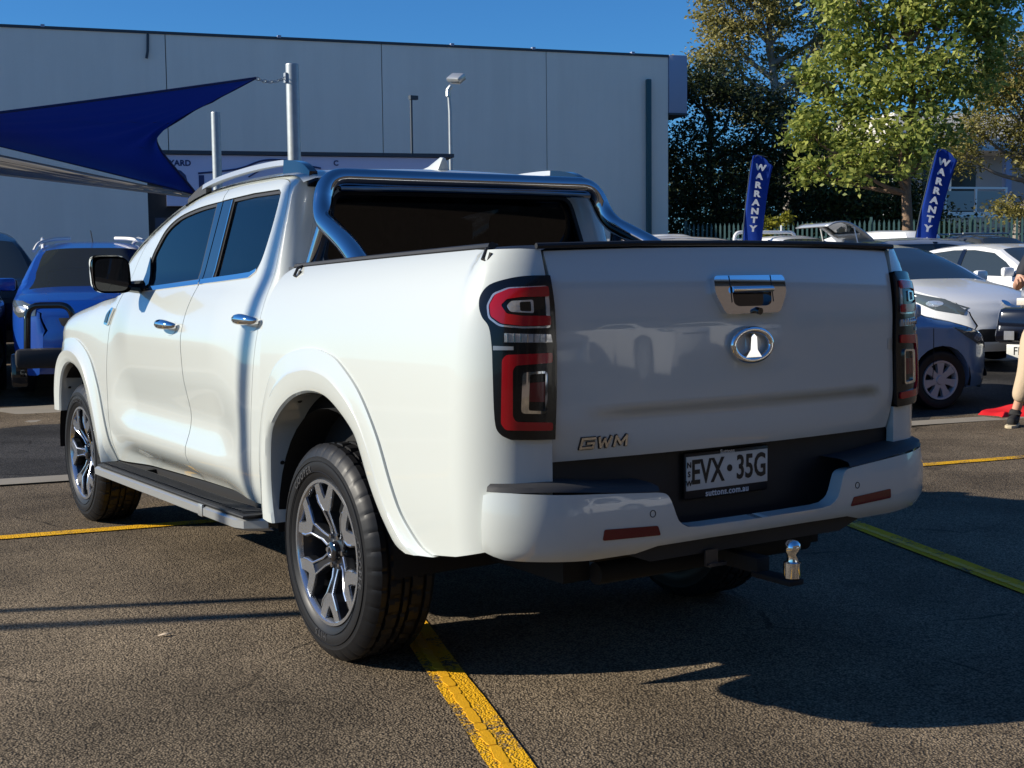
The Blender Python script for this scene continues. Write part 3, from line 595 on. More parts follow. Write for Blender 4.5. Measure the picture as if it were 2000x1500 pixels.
# tow bar
tb=empty('tow_bar'); tb.parent=TR
MB().box((.01,-1.05,.445),(.055,.38,.05)).build('receiver',M['under'],tb,40,.004)
MB().cyl((-.45,-.98,.43),(.45,-.98,.43),.035,14).build('cross_tube',M['under'],tb)
mb=MB(); mb.box((.01,-1.30,.416),(.06,.17,.018)); mb.build('ball_mount',M['under'],tb,40,.004)
mb=MB(); mb.lathe([(.40,.0),(.40,.026),(.425,.027),(.447,.027),(.45,.018),(.462,.016),(.466,.016),(.472,.018),(.480,.023),(.492,.0255),(.505,.023),(.514,.014),(.517,.0)],24,'z',Matrix.Translation((.015,-1.36,.028))); mb.build('tow_ball',M['chrome'],tb,50)
mb=MB(); mb.box((-.17,-1.20,.485),(.05,.006,.05)).box((-.15,-1.2,.462),(.07,.02,.01)); mb.build('chain_bracket',M['alloydark'],tb)
# sports bar
def bar(s): return V
tp=[(-.735,.02,1.395),(-.718,.16,1.468),(-.69,.46,1.585),(-.645,.50,1.74),(.645,.50,1.74),(.69,.46,1.585),(.718,.16,1.468),(.735,.02,1.395)]
hoop=fillet(tp,[0,.1,.10,.14,.14,.10,.1,0],7)
sb=MB().tube(hoop,.0385,20).build('sports_bar',M['stainless'],TR,70)
for s in (-1,1):
    MB().tube([(s*.735,.47,1.36),(s*.70,.40,1.55)],.030,16).build('bar_brace',M['stainless'],sb,70)
    MB().box((s*.745,.24,1.388),(.09,.62,.018)).build('bar_foot',M['gloss'],sb,40,.006)
MB().tube([(-.60,.47,1.695),(-.3,.475,1.70),(.3,.475,1.70),(.60,.47,1.695)],.012,10).build('lower_rod',M['stainless'],sb)
# tonneau cover
def ton(u,v):
    y=.42-1.52*u; x=(v*2-1)*(.80-.07*sstep(.9,1,u)); return V((x,y,zrail(y)+.010+.006*math.sin(7*u+3*v)*math.sin(PI*v)-.02*sstep(.9,1,abs(v*2-1))+.008*math.sin(PI*u)))
tc_=grid('tonneau_cover',ton,40,24,M['vinyl'],TR,60,True)
MB().tube([(-.74,-1.10,1.438),(-.4,-1.125,1.446),(0,-1.13,1.448),(.4,-1.125,1.446),(.74,-1.10,1.438)],.0085,8).build('tonneau_edge',M['plastic'],tc_)
for s in (-1,1):
    for y in (.36,-.98): MB().tube([(s*.795,y,zrail(y)+.012),(s*.835,y-.006,zrail(y)-.0),(s*.852,y-.012,zrail(y)-.028),(s*.845,y-.03,zrail(y)-.036),(s*.838,y-.035,zrail(y)-.01)],.006,6).build('tie_loop',M['plastic'],tc_)
# running boards
for s in (-1,1):
    rb=empty('side_step'); rb.parent=TR
    pr=[(.88,.398),(1.0,.400),(1.012,.392),(1.012,.362),(.99,.350),(.90,.360)]
    def brd(u,v,s=s):
        y=2.60-2.08*u; p=pr[round(v*5)]; return V((s*(p[0]-.10*sstep(.965,1,u)*(1 if p[0]>.95 else 0)),y,p[1]+.035*u-.01))
    grid('step_beam',brd,40,5,M['step'],rb,30,s<0)
    mb=MB(); mb.box((s*.945,1.55,.419),(.125,2.02,.012),M=Matrix.Rotation(R(-.95),3,'X')); tm=mb.build('tread_plate',M['plastic'],rb,40,.004)
    for k in range(54):
        y=2.5-k*.036; z=.4265+(2.6-y)/2.08*.035-.0175+.001
        if k==0: rib=MB().box((0,0,0),(.085,.012,.006)).build('tread_rib',M['plastic2'],tm,40)
        else: rib=rib.copy(); COL.objects.link(rib)
        rib.location=(s*.945,y,z+.0035); rib.rotation_euler=(0,0,s*.35)
    MB().box((s*1.011,1.0,.399),(.012,.05,.05)).build('joint_clip',M['step'],rb,40,.003)
    for y in (.9,2.2): MB().box((s*.80,y,.40),(.25,.05,.02)).build('step_bracket',M['under'],rb)
# mirrors
for s in (-1,1):
    mr=empty('door_mirror'); mr.parent=TR
    pts=[]
    def mm(u,v,s=s):
        a=2*PI*u; sq_=lambda c:math.copysign(abs(c)**.45,c); k=(0,.55,.86,1,1.0)[round(v*4)]; d=(.145,.13,.09,.03,0)[round(v*4)]
        return V((s*(1.03+.090*k*sq_(math.cos(a))+.012*math.sin(a)),2.10+d,1.375+.088*k*sq_(math.sin(a))))
    grid('mirror_shell',mm,28,4,M['gloss'],mr,60,s>0)
    def mc(u,v,s=s):
        a=-.55*PI+1.0*PI*u if s>0 else PI*.55+PI*1.0*u-.0; a=PI*(.30+1.0*u) if s<0 else PI*(.70-1.0*u); sq_=lambda c:math.copysign(abs(c)**.45,c); k=(.6,.87,1.02)[round(v*2)]; d=(.128,.092,.034)[round(v*2)]
        return V((s*(1.03+.093*k*abs(sq_(math.cos(a)))*(1 if math.cos(a)*s>0 else -1)+.012*math.sin(a)),2.10+d,1.378+.09*k*sq_(math.sin(a))))
    grid('mirror_cap',mc,20,2,M['chrome'],mr,60,s>0)
    gp=[(s*(1.03+.080*math.copysign(abs(math.cos(a))**.45,math.cos(a))),1.375+.078*math.copysign(abs(math.sin(a))**.45,math.sin(a))) for a in [k*2*PI/28 for k in range(28)]]
    mb=MB(); mb.prism(gp,lambda a,b:V((a,2.098,b)),lambda a,b:V((a,2.112,b))); mb.build('mirror_glass',M['glass'],mr)
    mb=MB(); mb.tube([(s*.86,2.19,1.315),(s*.93,2.17,1.318),(s*.99,2.16,1.325)],[.035,.028,.03],10); mb.build('mirror_arm',M['gloss'],mr)
# underbody
MB().box((0,1.3,.56),(1.25,4.5,.10)).box((-.5,1.35,.47),(.10,4.6,.13)).box((.5,1.35,.47),(.10,4.6,.13)).build('chassis',M['under'],TR)
MB().cyl((-.70,0,.385),(.70,0,.385),.05).cyl((-.1,0,.385),(.1,0,.385),.14).build('rear_axle',M['under'],TR)
MB().cyl((-.70,3.23,.385),(.70,3.23,.385),.04).build('front_axle',M['under'],TR)
MB().cyl((.35,-.95,.44),(.35,.9,.44),.035).cyl((.35,.3,.44),(.35,.8,.44),.09).build('exhaust',M['under'],TR)
MB().lathe([(-.08,.15),(-.09,.34),(-.06,.36),(.06,.36),(.09,.34),(.08,.15)],28,'z',Matrix.Translation((0,-.62,.50)),True).build('spare_wheel',M['under'],TR)
MB().box((0,-.3,.95),(1.55,1.45,.5)).build('bed_tub',M['under'],TR)
# interior
it=empty('interior'); it.parent=TR
MB().box((0,1.6,.72),(1.55,1.95,.10)).build('floor',M['seat'],it)
MB().box((0,2.42,1.12),(1.45,.35,.28)).build('dashboard',M['seat'],it,40,.05)
for x in (-.40,.40):
    for y,z in ((1.72,0),(1.12,.0)):
        MB().box((x,y,.95+z),(.50,.50,.16)).build('seat_base',M['seat'],it,40,.05)
        MB().box((x,y-.27,1.22+z),(.50,.14,.56),M=Matrix.Rotation(R(-14),3,'X')).build('seat_back',M['seat'],it,40,.05)
        MB().box((x,y-.36,1.55+z),(.26,.10,.17)).build('head_rest',M['seat'],it,40,.045)
mb=MB(); mb.tube([V((.38,2.17,1.18))+V((.18*math.cos(a),.06*math.sin(a),.17*math.sin(a))) for a in [k*2*PI/24 for k in range(24)]],.015,8,True); mb.build('steering_wheel',M['seat'],it)
# wheels
def make_wheel():
    w_=empty('wheel')
    N=252; prof=[(-.100,.248),(-.112,.258),(-.126,.276),(-.1325,.300),(-.1325,.318),(-.128,.338),(-.1285,.342),(-.121,.358),(-.114,.369),(-.104,.379)]
    xs=[-.094,-.075,-.073,-.063,-.061,-.040,-.022,-.020,-.010,-.008,.008,.010,.020,.022,.040,.061,.063,.073,.075,.094]
    full=prof+[(x,.386) for x in xs]+[(-a,b) for a,b in prof[::-1]]; P=len(full); vs=[]
    for k in range(N):
        a=2*PI*k/N
        for i,(x,r) in enumerate(full):
            ax=abs(x)
            if ax in (.073,.063,.020,.010): r-=.014
            elif ax>=.075 and r>.350 and ax<.1285 and (k+(0 if x<0 else 3))%7==0: r-=.004
            elif .021<ax<.062 and (k+(2 if x>0 else 4)+(1 if ax>.05 else 0))%7 in (0,1) and r>.38: r-=.008
            elif ax<.009 and k%7==3: r-=.006
            vs.append(V((x,r*math.sin(a),r*math.cos(a))))
    fs=[(k*P+i,((k+1)%N)*P+i,((k+1)%N)*P+i+1,k*P+i+1) for k in range(N) for i in range(P-1)]
    ty=mesh('tyre',vs,fs,M['rubber'],w_,24)
    def arc(r0,a0):   # raised sidewall lettering laid on an arc
        return lambda v: (lambda r,a: V((-.1325-.0008-v.z+.35*abs(r-.303)**1.3,r*math.sin(a),r*math.cos(a))))(r0+v.y,a0-v.x/r0)
    text('lettering','COOPER',.034,None,M['tyretext'],ty,.0016,.0012,1.35,arc(.300,.55))
    text('lettering','H/T5',.034,None,M['tyretext'],ty,.0016,.0012,1.3,arc(.300,PI-.1))
    text('lettering','COOPER',.034,None,M['tyretext'],ty,.0016,.0012,1.35,arc(.300,PI+1.6))
    for r_,w2 in ((.288,.0016),(.326,.0013)): MB().lathe([(-.1322 if r_<.3 else -.1318,r_-w2),(-.1345,r_),(-.1322 if r_<.3 else -.1318,r_+w2)],96).build('sidewall_rib',M['rubber'],ty,60)
    rim=MB().lathe([(-.095,.238),(-.112,.249),(-.121,.247),(-.121,.237),(-.112,.231),(-.100,.228)],64).build('rim_lip',M['alloy'],w_,50)
    MB().lathe([(-.104,.233),(-.075,.222),(-.02,.212),(.10,.215),(.105,.24)],64).build('rim_barrel',M['alloydark'],w_,50)
    xf=lambda r: -.114+.030*sstep(.16,.05,r) if False else -.114+.034*(1-sstep(.05,.17,r))
    for k in range(6):
        a0=k*PI/3+.06
        def pm(dx,a0=a0): return lambda r,t:(lambda rr,aa:V((xf(rr)+dx,rr*math.sin(aa),rr*math.cos(aa))))(math.hypot(r,t),a0+math.atan2(t,r))
        arm=[(.140,-.022),(.166,-.050),(.224,-.074),(.232,-.040),(.196,-.016),(.180,0),(.196,.016),(.232,.040),(.224,.074),(.166,.050),(.140,.022)]
        stem=[(.050,-.022),(.085,-.017),(.140,-.0225),(.140,.0225),(.085,.017),(.050,.022)]
        full_=[(.050,-.026),(.085,-.021),(.137,-.027),(.163,-.055),(.226,-.080),(.236,-.036),(.198,-.011),(.186,0),(.198,.011),(.236,.036),(.226,.080),(.163,.055),(.137,.027),(.085,.021),(.050,.026)]
        MB().prism(full_,pm(.035),pm(.004)).build('spoke',M['alloydark'],w_,25)
        MB().prism(arm,pm(.006),pm(-.002)).build('spoke_face',M['alloy'],w_,25)
        for t0 in (-1,1): MB().tube([pm(-.001)(r,t) for r,t in ((.06,t0*.018),(.09,t0*.014),(.14,t0*.021),(.166,t0*.047),(.19,t0*.060))],.004,6).build('spoke_edge',M['alloy'],w_)
    MB().lathe([(-.078,.0),(-.078,.055),(-.070,.066),(-.03,.07)],32).build('hub',M['alloydark'],w_,40)
    cap=MB().lathe([(-.102,.0),(-.102,.026),(-.097,.033),(-.07,.035)],28).build('centre_cap',M['gloss'],w_,40)
    MB().tube([V((-.1035,.017*math.sin(a),.017*math.cos(a))) for a in [k*2*PI/20 for k in range(20)]],.0032,6,True).build('cap_badge',M['alloy'],cap)
    for k in range(6):
        a=k*PI/3+.58; MB().cyl((-.06,.056*math.sin(a),.056*math.cos(a)),(-.088,.056*math.sin(a),.056*math.cos(a)),.0095,6).build('lug_nut',M['chrome'],w_,20)
    MB().lathe([(-.02,.06),(-.025,.06),(-.025,.165),(-.01,.165)],40).build('brake_disc',M['alloydark'],w_,40)
    MB().lathe([(.03,.0),(.03,.215)],24).build('wheel_back',M['under'],w_)
    for ch_ in w_.children:
        if ch_.name.split('.')[0]=='tyre': continue
        for o_ in [ch_]+list(ch_.children):
            for v_ in o_.data.vertices: v_.co.y*=1.052; v_.co.z*=1.052
    return w_
W0=make_wheel(); W0.parent=TR; W0.location=(-.79,.0,.383)
for x,y,a in ((-.79,3.23,.5),(.79,0,1.1),(.79,3.23,2.0)):
    c=copy_tree(W0,TR); c.location=(x,y,.383); c.rotation_euler=(a if x<0 else -a,0,0 if x<0 else PI)
# ---------------------------------------------------------------- buildings and yard furniture
M['wall']=mat('painted_concrete',(.86,.80,.71),.85,var=.06,vscale=.5,bump=(30,.1,.01))
t_=M['wall'].node_tree; b_=t_.nodes['Principled BSDF']; old=b_.inputs['Base Color'].links[0].from_socket   # rain streaks and grime on the tilt-up panels
tc_=nn(t_,'ShaderNodeTexCoord'); mp_=nn(t_,'ShaderNodeMapping'); mp_.inputs['Scale'].default_value=(1.3,1.3,.10); n_=nn(t_,'ShaderNodeTexNoise',Scale=1.0,Detail=6.0,Roughness=.65); t_.links.new(tc_.outputs['Object'],mp_.inputs[0]); t_.links.new(mp_.outputs[0],n_.inputs[0])
r_=nn(t_,'ShaderNodeMapRange'); r_.inputs[1].default_value=.42; r_.inputs[2].default_value=.7; r_.inputs[3].default_value=1; r_.inputs[4].default_value=.93; t_.links.new(n_.outputs[0],r_.inputs[0])
x_=nn(t_,'ShaderNodeMix',data_type='RGBA',blend_type='MULTIPLY'); x_.inputs[0].default_value=1; t_.links.new(old,x_.inputs[6]); t_.links.new(r_.outputs[0],x_.inputs[7]); t_.links.new(x_.outputs[2],b_.inputs['Base Color'])
M['cap']=mat('dark_flashing',(.05,.065,.08),.6)
M['fascia']=mat('blue_grey_cladding',(.30,.36,.50),.6)
M['greenpipe']=mat('green_steel',(.04,.10,.11),.5)
M['fence']=mat('fence_green',(.035,.085,.085),.5)
M['signface']=mat('sign_face',(.60,.62,.80),.5); M['signink']=mat('sign_ink',(.025,.045,.14),.5)
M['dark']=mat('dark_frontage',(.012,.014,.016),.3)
WA,WB=V((4.85,32.14,0)),V((23.38,27.35,0)); wd=(WB-WA).normalized(); wn=V((wd.y,-wd.x,0))
wh_=empty('warehouse',WA,0,'long pale grey concrete warehouse wall with dark roof capping behind the yard','building')
WM=Matrix(((wd.x,-wn.x,0),(wd.y,-wn.y,0),(0,0,1)))
def wbox(name,x0,x1,d0,d1,z0,z1,m,par=wh_,bev=0):   # local: along the wall, depth behind face, height
    c=wd*((x0+x1)/2)-wn*((d0+d1)/2)+V((0,0,(z0+z1)/2)); return MB().box(c,(x1-x0,abs(d1-d0),z1-z0),M=WM).build(name,m,par,35,bev)
LW=(WB-WA).length
js=[-6,-4.6,4.17,10.15,15.15,LW]
for i in range(len(js)-1): wbox('wall_panel',js[i]+.012,js[i+1]-.012,0,.2,-.2,7.92,M['wall'])
wbox('wall_core',-6,LW-.02,.17,22,-.2,7.80,M['cap']); wbox('roof',-6.1,LW,-.03,22.1,7.915,7.99,M['cap'])
wbox('side_wall',LW-.004,LW+.02,.2,22,-.2,7.80,M['wall'])
wbox('gutter_box',LW+.01,LW+.62,-.05,21,6.22,7.99,M['fascia'],bev=.02); wbox('gutter_trim',LW+.0,LW+.66,-.07,21,6.17,6.23,M['cap'])
wbox('downpipe',LW-.78,LW-.62,-.14,-.01,.2,7.22,M['greenpipe'],bev=.03)
MB().tube([wd*3.72+wn*.03+V((0,0,7.9)),wd*3.7+wn*.06+V((0,0,7.45)),wd*3.66+wn*.06+V((0,0,7.25))],.035,6).build('conduit',M['cap'],wh_)
for x in (1.0,7.2,12.2,14.7,17.9): wbox('cap_clip',x,x+.10,-.05,.1,7.96,8.03,M['fascia'])
# small sales office with fascia sign
OA,OB=V((4.98,20.65,0)),V((10.52,18.86,0)); od=(OB-OA).normalized(); on=V((od.y,-od.x,0)); OL=(OB-OA).length; OM=Matrix(((od.x,-on.x,0),(od.y,-on.y,0),(0,0,1)))
of=empty('sales_office',OA,0,'low dark sales office with pale fascia sign, half hidden behind the pickup cab','building')
def obox(name,x0,x1,d0,d1,z0,z1,m,bev=0,par=of): return MB().box(od*((x0+x1)/2)-on*((d0+d1)/2)+V((0,0,(z0+z1)/2)),(x1-x0,abs(d1-d0),z1-z0),M=OM).build(name,m,par,35,bev)
obox('office_wall',.0,OL,.15,4,.2,3.6,M['dark']); obox('roof',-.15,OL+.15,-.12,4.2,3.70,3.77,M['cap'])
sg=obox('fascia_sign',.35,OL-.02,-.06,.1,2.72,3.69,M['signface'])
for x in (.5,1.5,2.7,3.9,5.0): obox('window_frame',x,x+.07,.08,.16,.4,2.6,M['galv'])
obox('door',.12,.44,.06,.15,.3,2.5,M['paintgrey']); obox('glazing',.57,OL-.1,.11,.152,.5,2.5,M['glass'])
def otext(s,x,z,size,bold=.0,sp=1): 
    p=OA+od*x+on*.064+V((0,0,z)); return text('lettering',s,size,Matrix.Translation(-OA)@frame(p,od,(0,0,1)),M['signink'],sg,.002,bold,sp)
otext('YARD',.62,3.53,.15,.006,1.05); otext('C',3.60,3.56,.14,.005); otext('O',.50,3.16,.62,.02); otext('U',1.16,3.05,.62,.02)
pts=[(.95,3.34),(1.5,3.40),(1.8,3.46),(2.2,3.60),(2.7,3.60),(3.0,3.52),(3.3,3.46)]
MB().tube([od*a+on*.066+V((0,0,b)) for a,b in [(q.x,q.y) for q in smooth_path([V((a,b,0)) for a,b in pts],5)]],.018,6).build('car_outline',M['signink'],sg)
MB().tube([od*a+on*.066+V((0,0,b)) for a,b in ((1.9,3.28),(2.1,3.40),(2.25,3.50))],.014,6).build('car_outline',M['signink'],sg)
# shade sail posts, sails
def post(name,x,y,h,r,label,cat='post'):
    o=empty(name,(x,y,gz(x,y)),0,label,cat,None)
    MB().cyl((0,0,-.1),(0,0,h),r,24).build('tube',M['galv'],o); MB().lathe([(h,r),(h+.012,r*.96),(h+.012,0)],24,'z').build('cap',M['galv'],o,30)
    MB().box((0,0,.01),(.34,.34,.02)).build('base_plate',M['galv'],o); return o
p1=post('shade_sail_post',3.82,11.03,3.97-.19,.082,'tall galvanised round post that the blue shade sail chain hangs from')
MB().box((-.09,0,3.62),(.03,.06,.12)).build('chain_lug',M['galv'],p1)
post('shade_sail_post',5.12,17.25,4.12-.27,.078,'shorter looking galvanised post farther back, left of the chained post')
def sail(name,c,m,label,sag=.14,dip=(.55,.3),hem=(.01,.05,.25)):
    c00,c10,c01,c11=[V(q) for q in c]
    def fn(u,v):
        e=lambda t:4*t*(1-t)
        p=(c00*(1-u)+c10*u)*(1-v)+(c01*(1-u)+c11*u)*v; ctr=(c00+c10+c01+c11)/4
        pull=dip[0]*e(u)*(1-v)**3+dip[1]*e(u)*v**3; pv=.07*e(v)*((1-u)**3+u**3)
        q=p+(ctr-p)*(pull+pv)*.75; f=math.hypot(u-.5,v); return q+V((0,0,1))*.035*math.sin(26*math.atan2(u-.02,v+.05))*math.exp(-3*f)*e(u)
    o=grid(name,fn,40,48,m,None,80); md=o.modifiers.new('thickness','SOLIDIFY'); md.thickness=.006; tag(o,label,'shade sail')
    hm=mat(name+'_hem',tuple(q*.35 for q in hem),.8)
    for u0 in (.34,.67): MB().tube([fn(u0,k/30) for k in range(1,30)],.006,5).build('seam',hm,o)
    for u0 in (0,1): MB().tube([fn(u0,k/30) for k in range(31)],.014,6).build('hem',hm,o)
    MB().tube([fn(k/30,0) for k in range(31)],.014,6).build('hem',hm,o)
    return o
def fabric(name,c,tc_):
    m=bpy.data.materials.new(name); m.use_nodes=True; t=m.node_tree; b=t.nodes['Principled BSDF']; o=t.nodes['Material Output']
    b.inputs['Base Color'].default_value=(*c,1); b.inputs['Roughness'].default_value=.85; b.inputs['Specular IOR Level'].default_value=.2
    tr=nn(t,'ShaderNodeBsdfTranslucent'); tr.inputs[0].default_value=(*tc_,1); mx=nn(t,'ShaderNodeMixShader'); mx.inputs[0].default_value=.28; t.links.new(b.outputs[0],mx.inputs[1]); t.links.new(tr.outputs[0],mx.inputs[2]); t.links.new(mx.outputs[0],o.inputs[0])
    tc=nn(t,'ShaderNodeTexCoord'); n=nn(t,'ShaderNodeTexNoise',Scale=3.0,Detail=5.0); t.links.new(tc.outputs['Object'],n.inputs[0]); bp=nn(t,'ShaderNodeBump',Strength=.25,Distance=.05); t.links.new(n.outputs[0],bp.inputs[0]); t.links.new(bp.outputs[0],b.inputs['Normal']); return m
M['sailblue']=fabric('blue_shade_cloth',(.004,.065,.34),(.003,.07,.55)); M['sailcream']=fabric('cream_shade_cloth',(.62,.57,.47),(.4,.35,.26))
sl=sail('shade_sail',[(3.20,10.68,3.71),(3.23,12.93,2.46),(-1.55,8.9,2.66),(-1.35,11.9,3.28)],M['sailblue'],'dark blue shade sail stretched to a point at the galvanised post')
sail('shade_sail',[(3.05,12.75,2.42),(3.23,12.95,2.44),(-1.5,10.3,2.60),(-1.35,12.0,3.14)],M['sailcream'],'cream shade sail hanging just below the blue one',.1,(.1,.1),(.9,.8,.65))
ch=[V((3.20,10.68,3.71))*(1-t)+V((3.73,11.03,3.80))*t+V((0,0,-.05*4*t*(1-t))) for t in [k/9 for k in range(10)]]
co=empty('sail_chain',ch[0],0,'short galvanised chain between the blue sail tip and its post','chain')
for k in range(9):
    a,b=ch[k]-ch[0],ch[k+1]-ch[0]; d=(b-a).normalized(); s_=d.orthogonal().normalized() if k%2 else d.cross(d.orthogonal()).normalized(); c_=(a+b)/2
    MB().tube([c_+d*.042*math.cos(t)+s_*.018*math.sin(t) for t in [q*2*PI/12 for q in range(12)]],.007,6,True).build('chain_link',M['galv'],co)
# yard light and thin mast
lo=empty('yard_light',(12.06,21.29,gz(12.06,21.29)),0,'slim grey yard light pole with tilted flood lamp in front of the wall','street light')
MB().tube([(0,0,0),(0,0,4.6),(-.03,0,5.05)],[.045,.04,.035],10).build('pole',M['galv'],lo)
MB().tube([(-.05,0,4.95),(-.04,0,5.10),(.02,-.02,5.18)],.05,8).build('bracket',M['step'],lo)
MB().box((.12,-.08,5.36),(.24,.46,.13),M=Matrix.Rotation(R(-38),3,'Y')@Matrix.Rotation(R(10),3,'X')).build('lamp_head',M['step'],lo,40,.04)
MB().box((.17,-.09,5.29),(.20,.36,.02),M=Matrix.Rotation(R(-38),3,'Y')@Matrix.Rotation(R(10),3,'X')).build('lamp_glass',M['clearlens'],lo)
th=empty('camera_mast',(11.81,22.63,gz(11.81,22.63)),0,'very thin dark mast left of the yard light, small camera on top','mast')
MB().cyl((0,0,0),(0,0,5.08),.03,8).build('pole',M['cap'],th); MB().box((.06,0,5.06),(.2,.1,.09)).build('camera_head',M['cap'],th)
# palisade fence
FA,FB=V((23.0,26.1,0)),V((33.5,10.2,0)); fd_=(FB-FA).normalized(); FL=(FB-FA).length
fn_=empty('palisade_fence',(FA.x,FA.y,gz(FA.x,FA.y)),math.atan2(fd_.y,fd_.x),'dark green steel palisade fence along the back of the yard','fence')
slope=(gz(FB.x,FB.y)-gz(FA.x,FA.y))/FL
for z in (.45,1.85): MB().box((FL/2,0,z+slope*FL/2),(FL,.04,.05),M=Matrix.Rotation(-math.atan(slope),3,'Y')).build('rail',M['fence'],fn_)
pk=None
for i in range(int(FL/.135)):
    if pk is None: pk=MB().box((0,0,1.12),(.055,.02,2.2)).prism([(-.0275,2.22),(.0275,2.22),(0,2.32)],lambda a,b:V((a,-.01,b)),lambda a,b:V((a,.01,b))).build('picket',M['fence'],fn_); q=pk
    else: q=pk.copy(); COL.objects.link(q)
    q.location=(i*.135,-.035,slope*i*.135)
for i in range(8): MB().box((i*FL/7.01,.05,1.2+slope*i*FL/7),(.07,.07,2.4)).build('post',M['fence'],fn_)
# feather flags
def flag(x,y,H,lean,label,logo,bot=.9,W=.47,yaw=0):
    z0=gz(x,y); o=empty('feather_flag',(x,y,z0),YAW*-1+yaw,label,'flag',None)   # local x runs to the right of the view
    P=lambda t: V((lean*t+.10*t**3,0,bot+(H-bot)*t))
    MB().tube([V((lean*-.3-.0,0,0)),P(0),P(.5),P(.85),P(.96),P(1)+V((.12,0,.02)),P(1)+V((W*.7,0,-.03))],[.014,.013,.011,.009,.008,.007,.006],6).build('pole',M['cap'],o)
    def fl(u,v):
        p=P(u); top=sstep(.86,1,u); wd_=W*(.80+.2*u)*(1-.35*sstep(.93,1,u))*(.35+.65*sstep(0,.10,u)); q=p+V((.012+wd_*v,0,0)); q.z+=.06*top*math.sin(v*PI)-.10*top*v; q.y+=.03*math.sin(6*u+4*v); return q
    g_=grid('flag_cloth',fl,40,10,M['flagblue'],o,80); md=g_.modifiers.new('t','SOLIDIFY'); md.thickness=.003
    N=8; t1=.90;t0=.90-1.30/(H-bot)
    for i,chh in enumerate('WARRANTY'):
        t=t1-(t1-t0)*i/(N-1); p=fl(t,.46); d=(P(t+.02)-P(t-.02)).normalized()
        text('lettering',chh,.225,frame(p+V((0,-.022,0)),V((d.z,0,-d.x)),d),M['txtw'],g_,.001,.012,1,lambda v:V((v.x*.95,v.y*.78,v.z)))
    if logo:
        p=fl(t0-.11,.42); mb=MB(); 
        for a in (.0,.05,.10): mb.tube([p+V((-.10+a*1.2,-.02,-.05+a)),p+V((.02+a*.5,-.02,.0+a)),p+V((.12,-.02,-.03+a*.6))],.014,6)
        mb.build('logo_mark',M['txtw'],g_)
    return o
M['flagblue']=fabric('blue_flag_cloth',(.012,.05,.32),(.01,.06,.4))
flag(16.66,16.86,3.82-.34,.15,'blue WARRANTY feather flag standing before the dark shaded tree',False)
flag(18.02,13.48,3.72-.32,.44,'blue WARRANTY feather flag leaning right beside the brown tree trunk',True,.85)
# house beyond the fence
ho=empty('balcony_house',(43.95,31.64,gz(43.95,31.64)),YAW*-1+.25,'two storey house with pale balcony seen between the trees at the right','house')
M['cream']=mat('cream_render',(.62,.52,.36),.8); M['render']=mat('grey_render',(.42,.44,.47),.8); M['balglass']=mat('frosted_balustrade',(.30,.36,.35),.25)
M['tile']=mat('pale_roof_tile',(.55,.52,.46),.8)
hb=lambda n,c,d,m,b=0: MB().box(c,d).build(n,M[m],ho,35,b)
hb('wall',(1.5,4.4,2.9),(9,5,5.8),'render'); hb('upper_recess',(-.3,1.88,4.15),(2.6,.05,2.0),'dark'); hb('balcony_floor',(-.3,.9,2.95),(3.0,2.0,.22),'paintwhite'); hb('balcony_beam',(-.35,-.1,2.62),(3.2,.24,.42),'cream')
for x in (-1.75,-.3,1.15): hb('baluster_post',(x,-.1,3.55),(.09,.09,1.0),'paintwhite')
for x in (-1.03,.43): hb('balustrade_panel',(x,-.1,3.52),(1.3,.03,.82),'balglass')
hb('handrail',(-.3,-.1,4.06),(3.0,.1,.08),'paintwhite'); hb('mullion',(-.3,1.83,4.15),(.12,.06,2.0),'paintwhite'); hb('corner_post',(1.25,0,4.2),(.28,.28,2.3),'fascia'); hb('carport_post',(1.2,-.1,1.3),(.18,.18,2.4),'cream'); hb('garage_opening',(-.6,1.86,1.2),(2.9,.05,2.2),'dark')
MB().prism([(-4.5,5.6),(6.5,5.6),(5.0,7.4),(-3,7.4)],lambda a,b:V((a,-.3+(b-5.6)*1.2,b)),lambda a,b:V((a,7,b))).build('roof',M['tile'],ho)
# posts to the left of the frame whose shadows fall across the foreground and the rear door
for (x,y,h,r,l) in ((-6.92,3.50,5.6,.05,'yard post outside the left edge, its shadow climbing the rear door'),(-5.15,2.97,2.62,.035,'short post outside the left edge, its shadow ending at the rear wheel')):
    o=empty('yard_post',(x,y,0),0,l,'post'); MB().cyl((0,0,0),(0,0,h),r,14).build('tube',M['galv'],o); MB().box((0,0,.008),(.2,.2,.016)).build('base_plate',M['galv'],o); MB().lathe([(h,r),(h+.01,0)],14,'z').build('cap',M['plastic'],o)

# showroom added behind the camera to block sky light and fill the tailgate reflection
sr=empty('unseen_showroom',(14,-17,0),0,'long brown brick building behind the camera, mirrored in the tailgate','building')
M['brick']=mat('brown_brick',(.13,.10,.08),.9,var=.3,vscale=6)
MB().box((0,-4,4.3),(56,7.6,8.6)).build('wall',M['brick'],sr); MB().box((0,-3.9,8.75),(56.6,8.6,.3)).build('roof',M['cap'],sr)
for i in range(14):
    x=-26+i*4; MB().box((x,-.17,1.7),(3.2,.08,2.6)).build('window',M['glass'],sr)
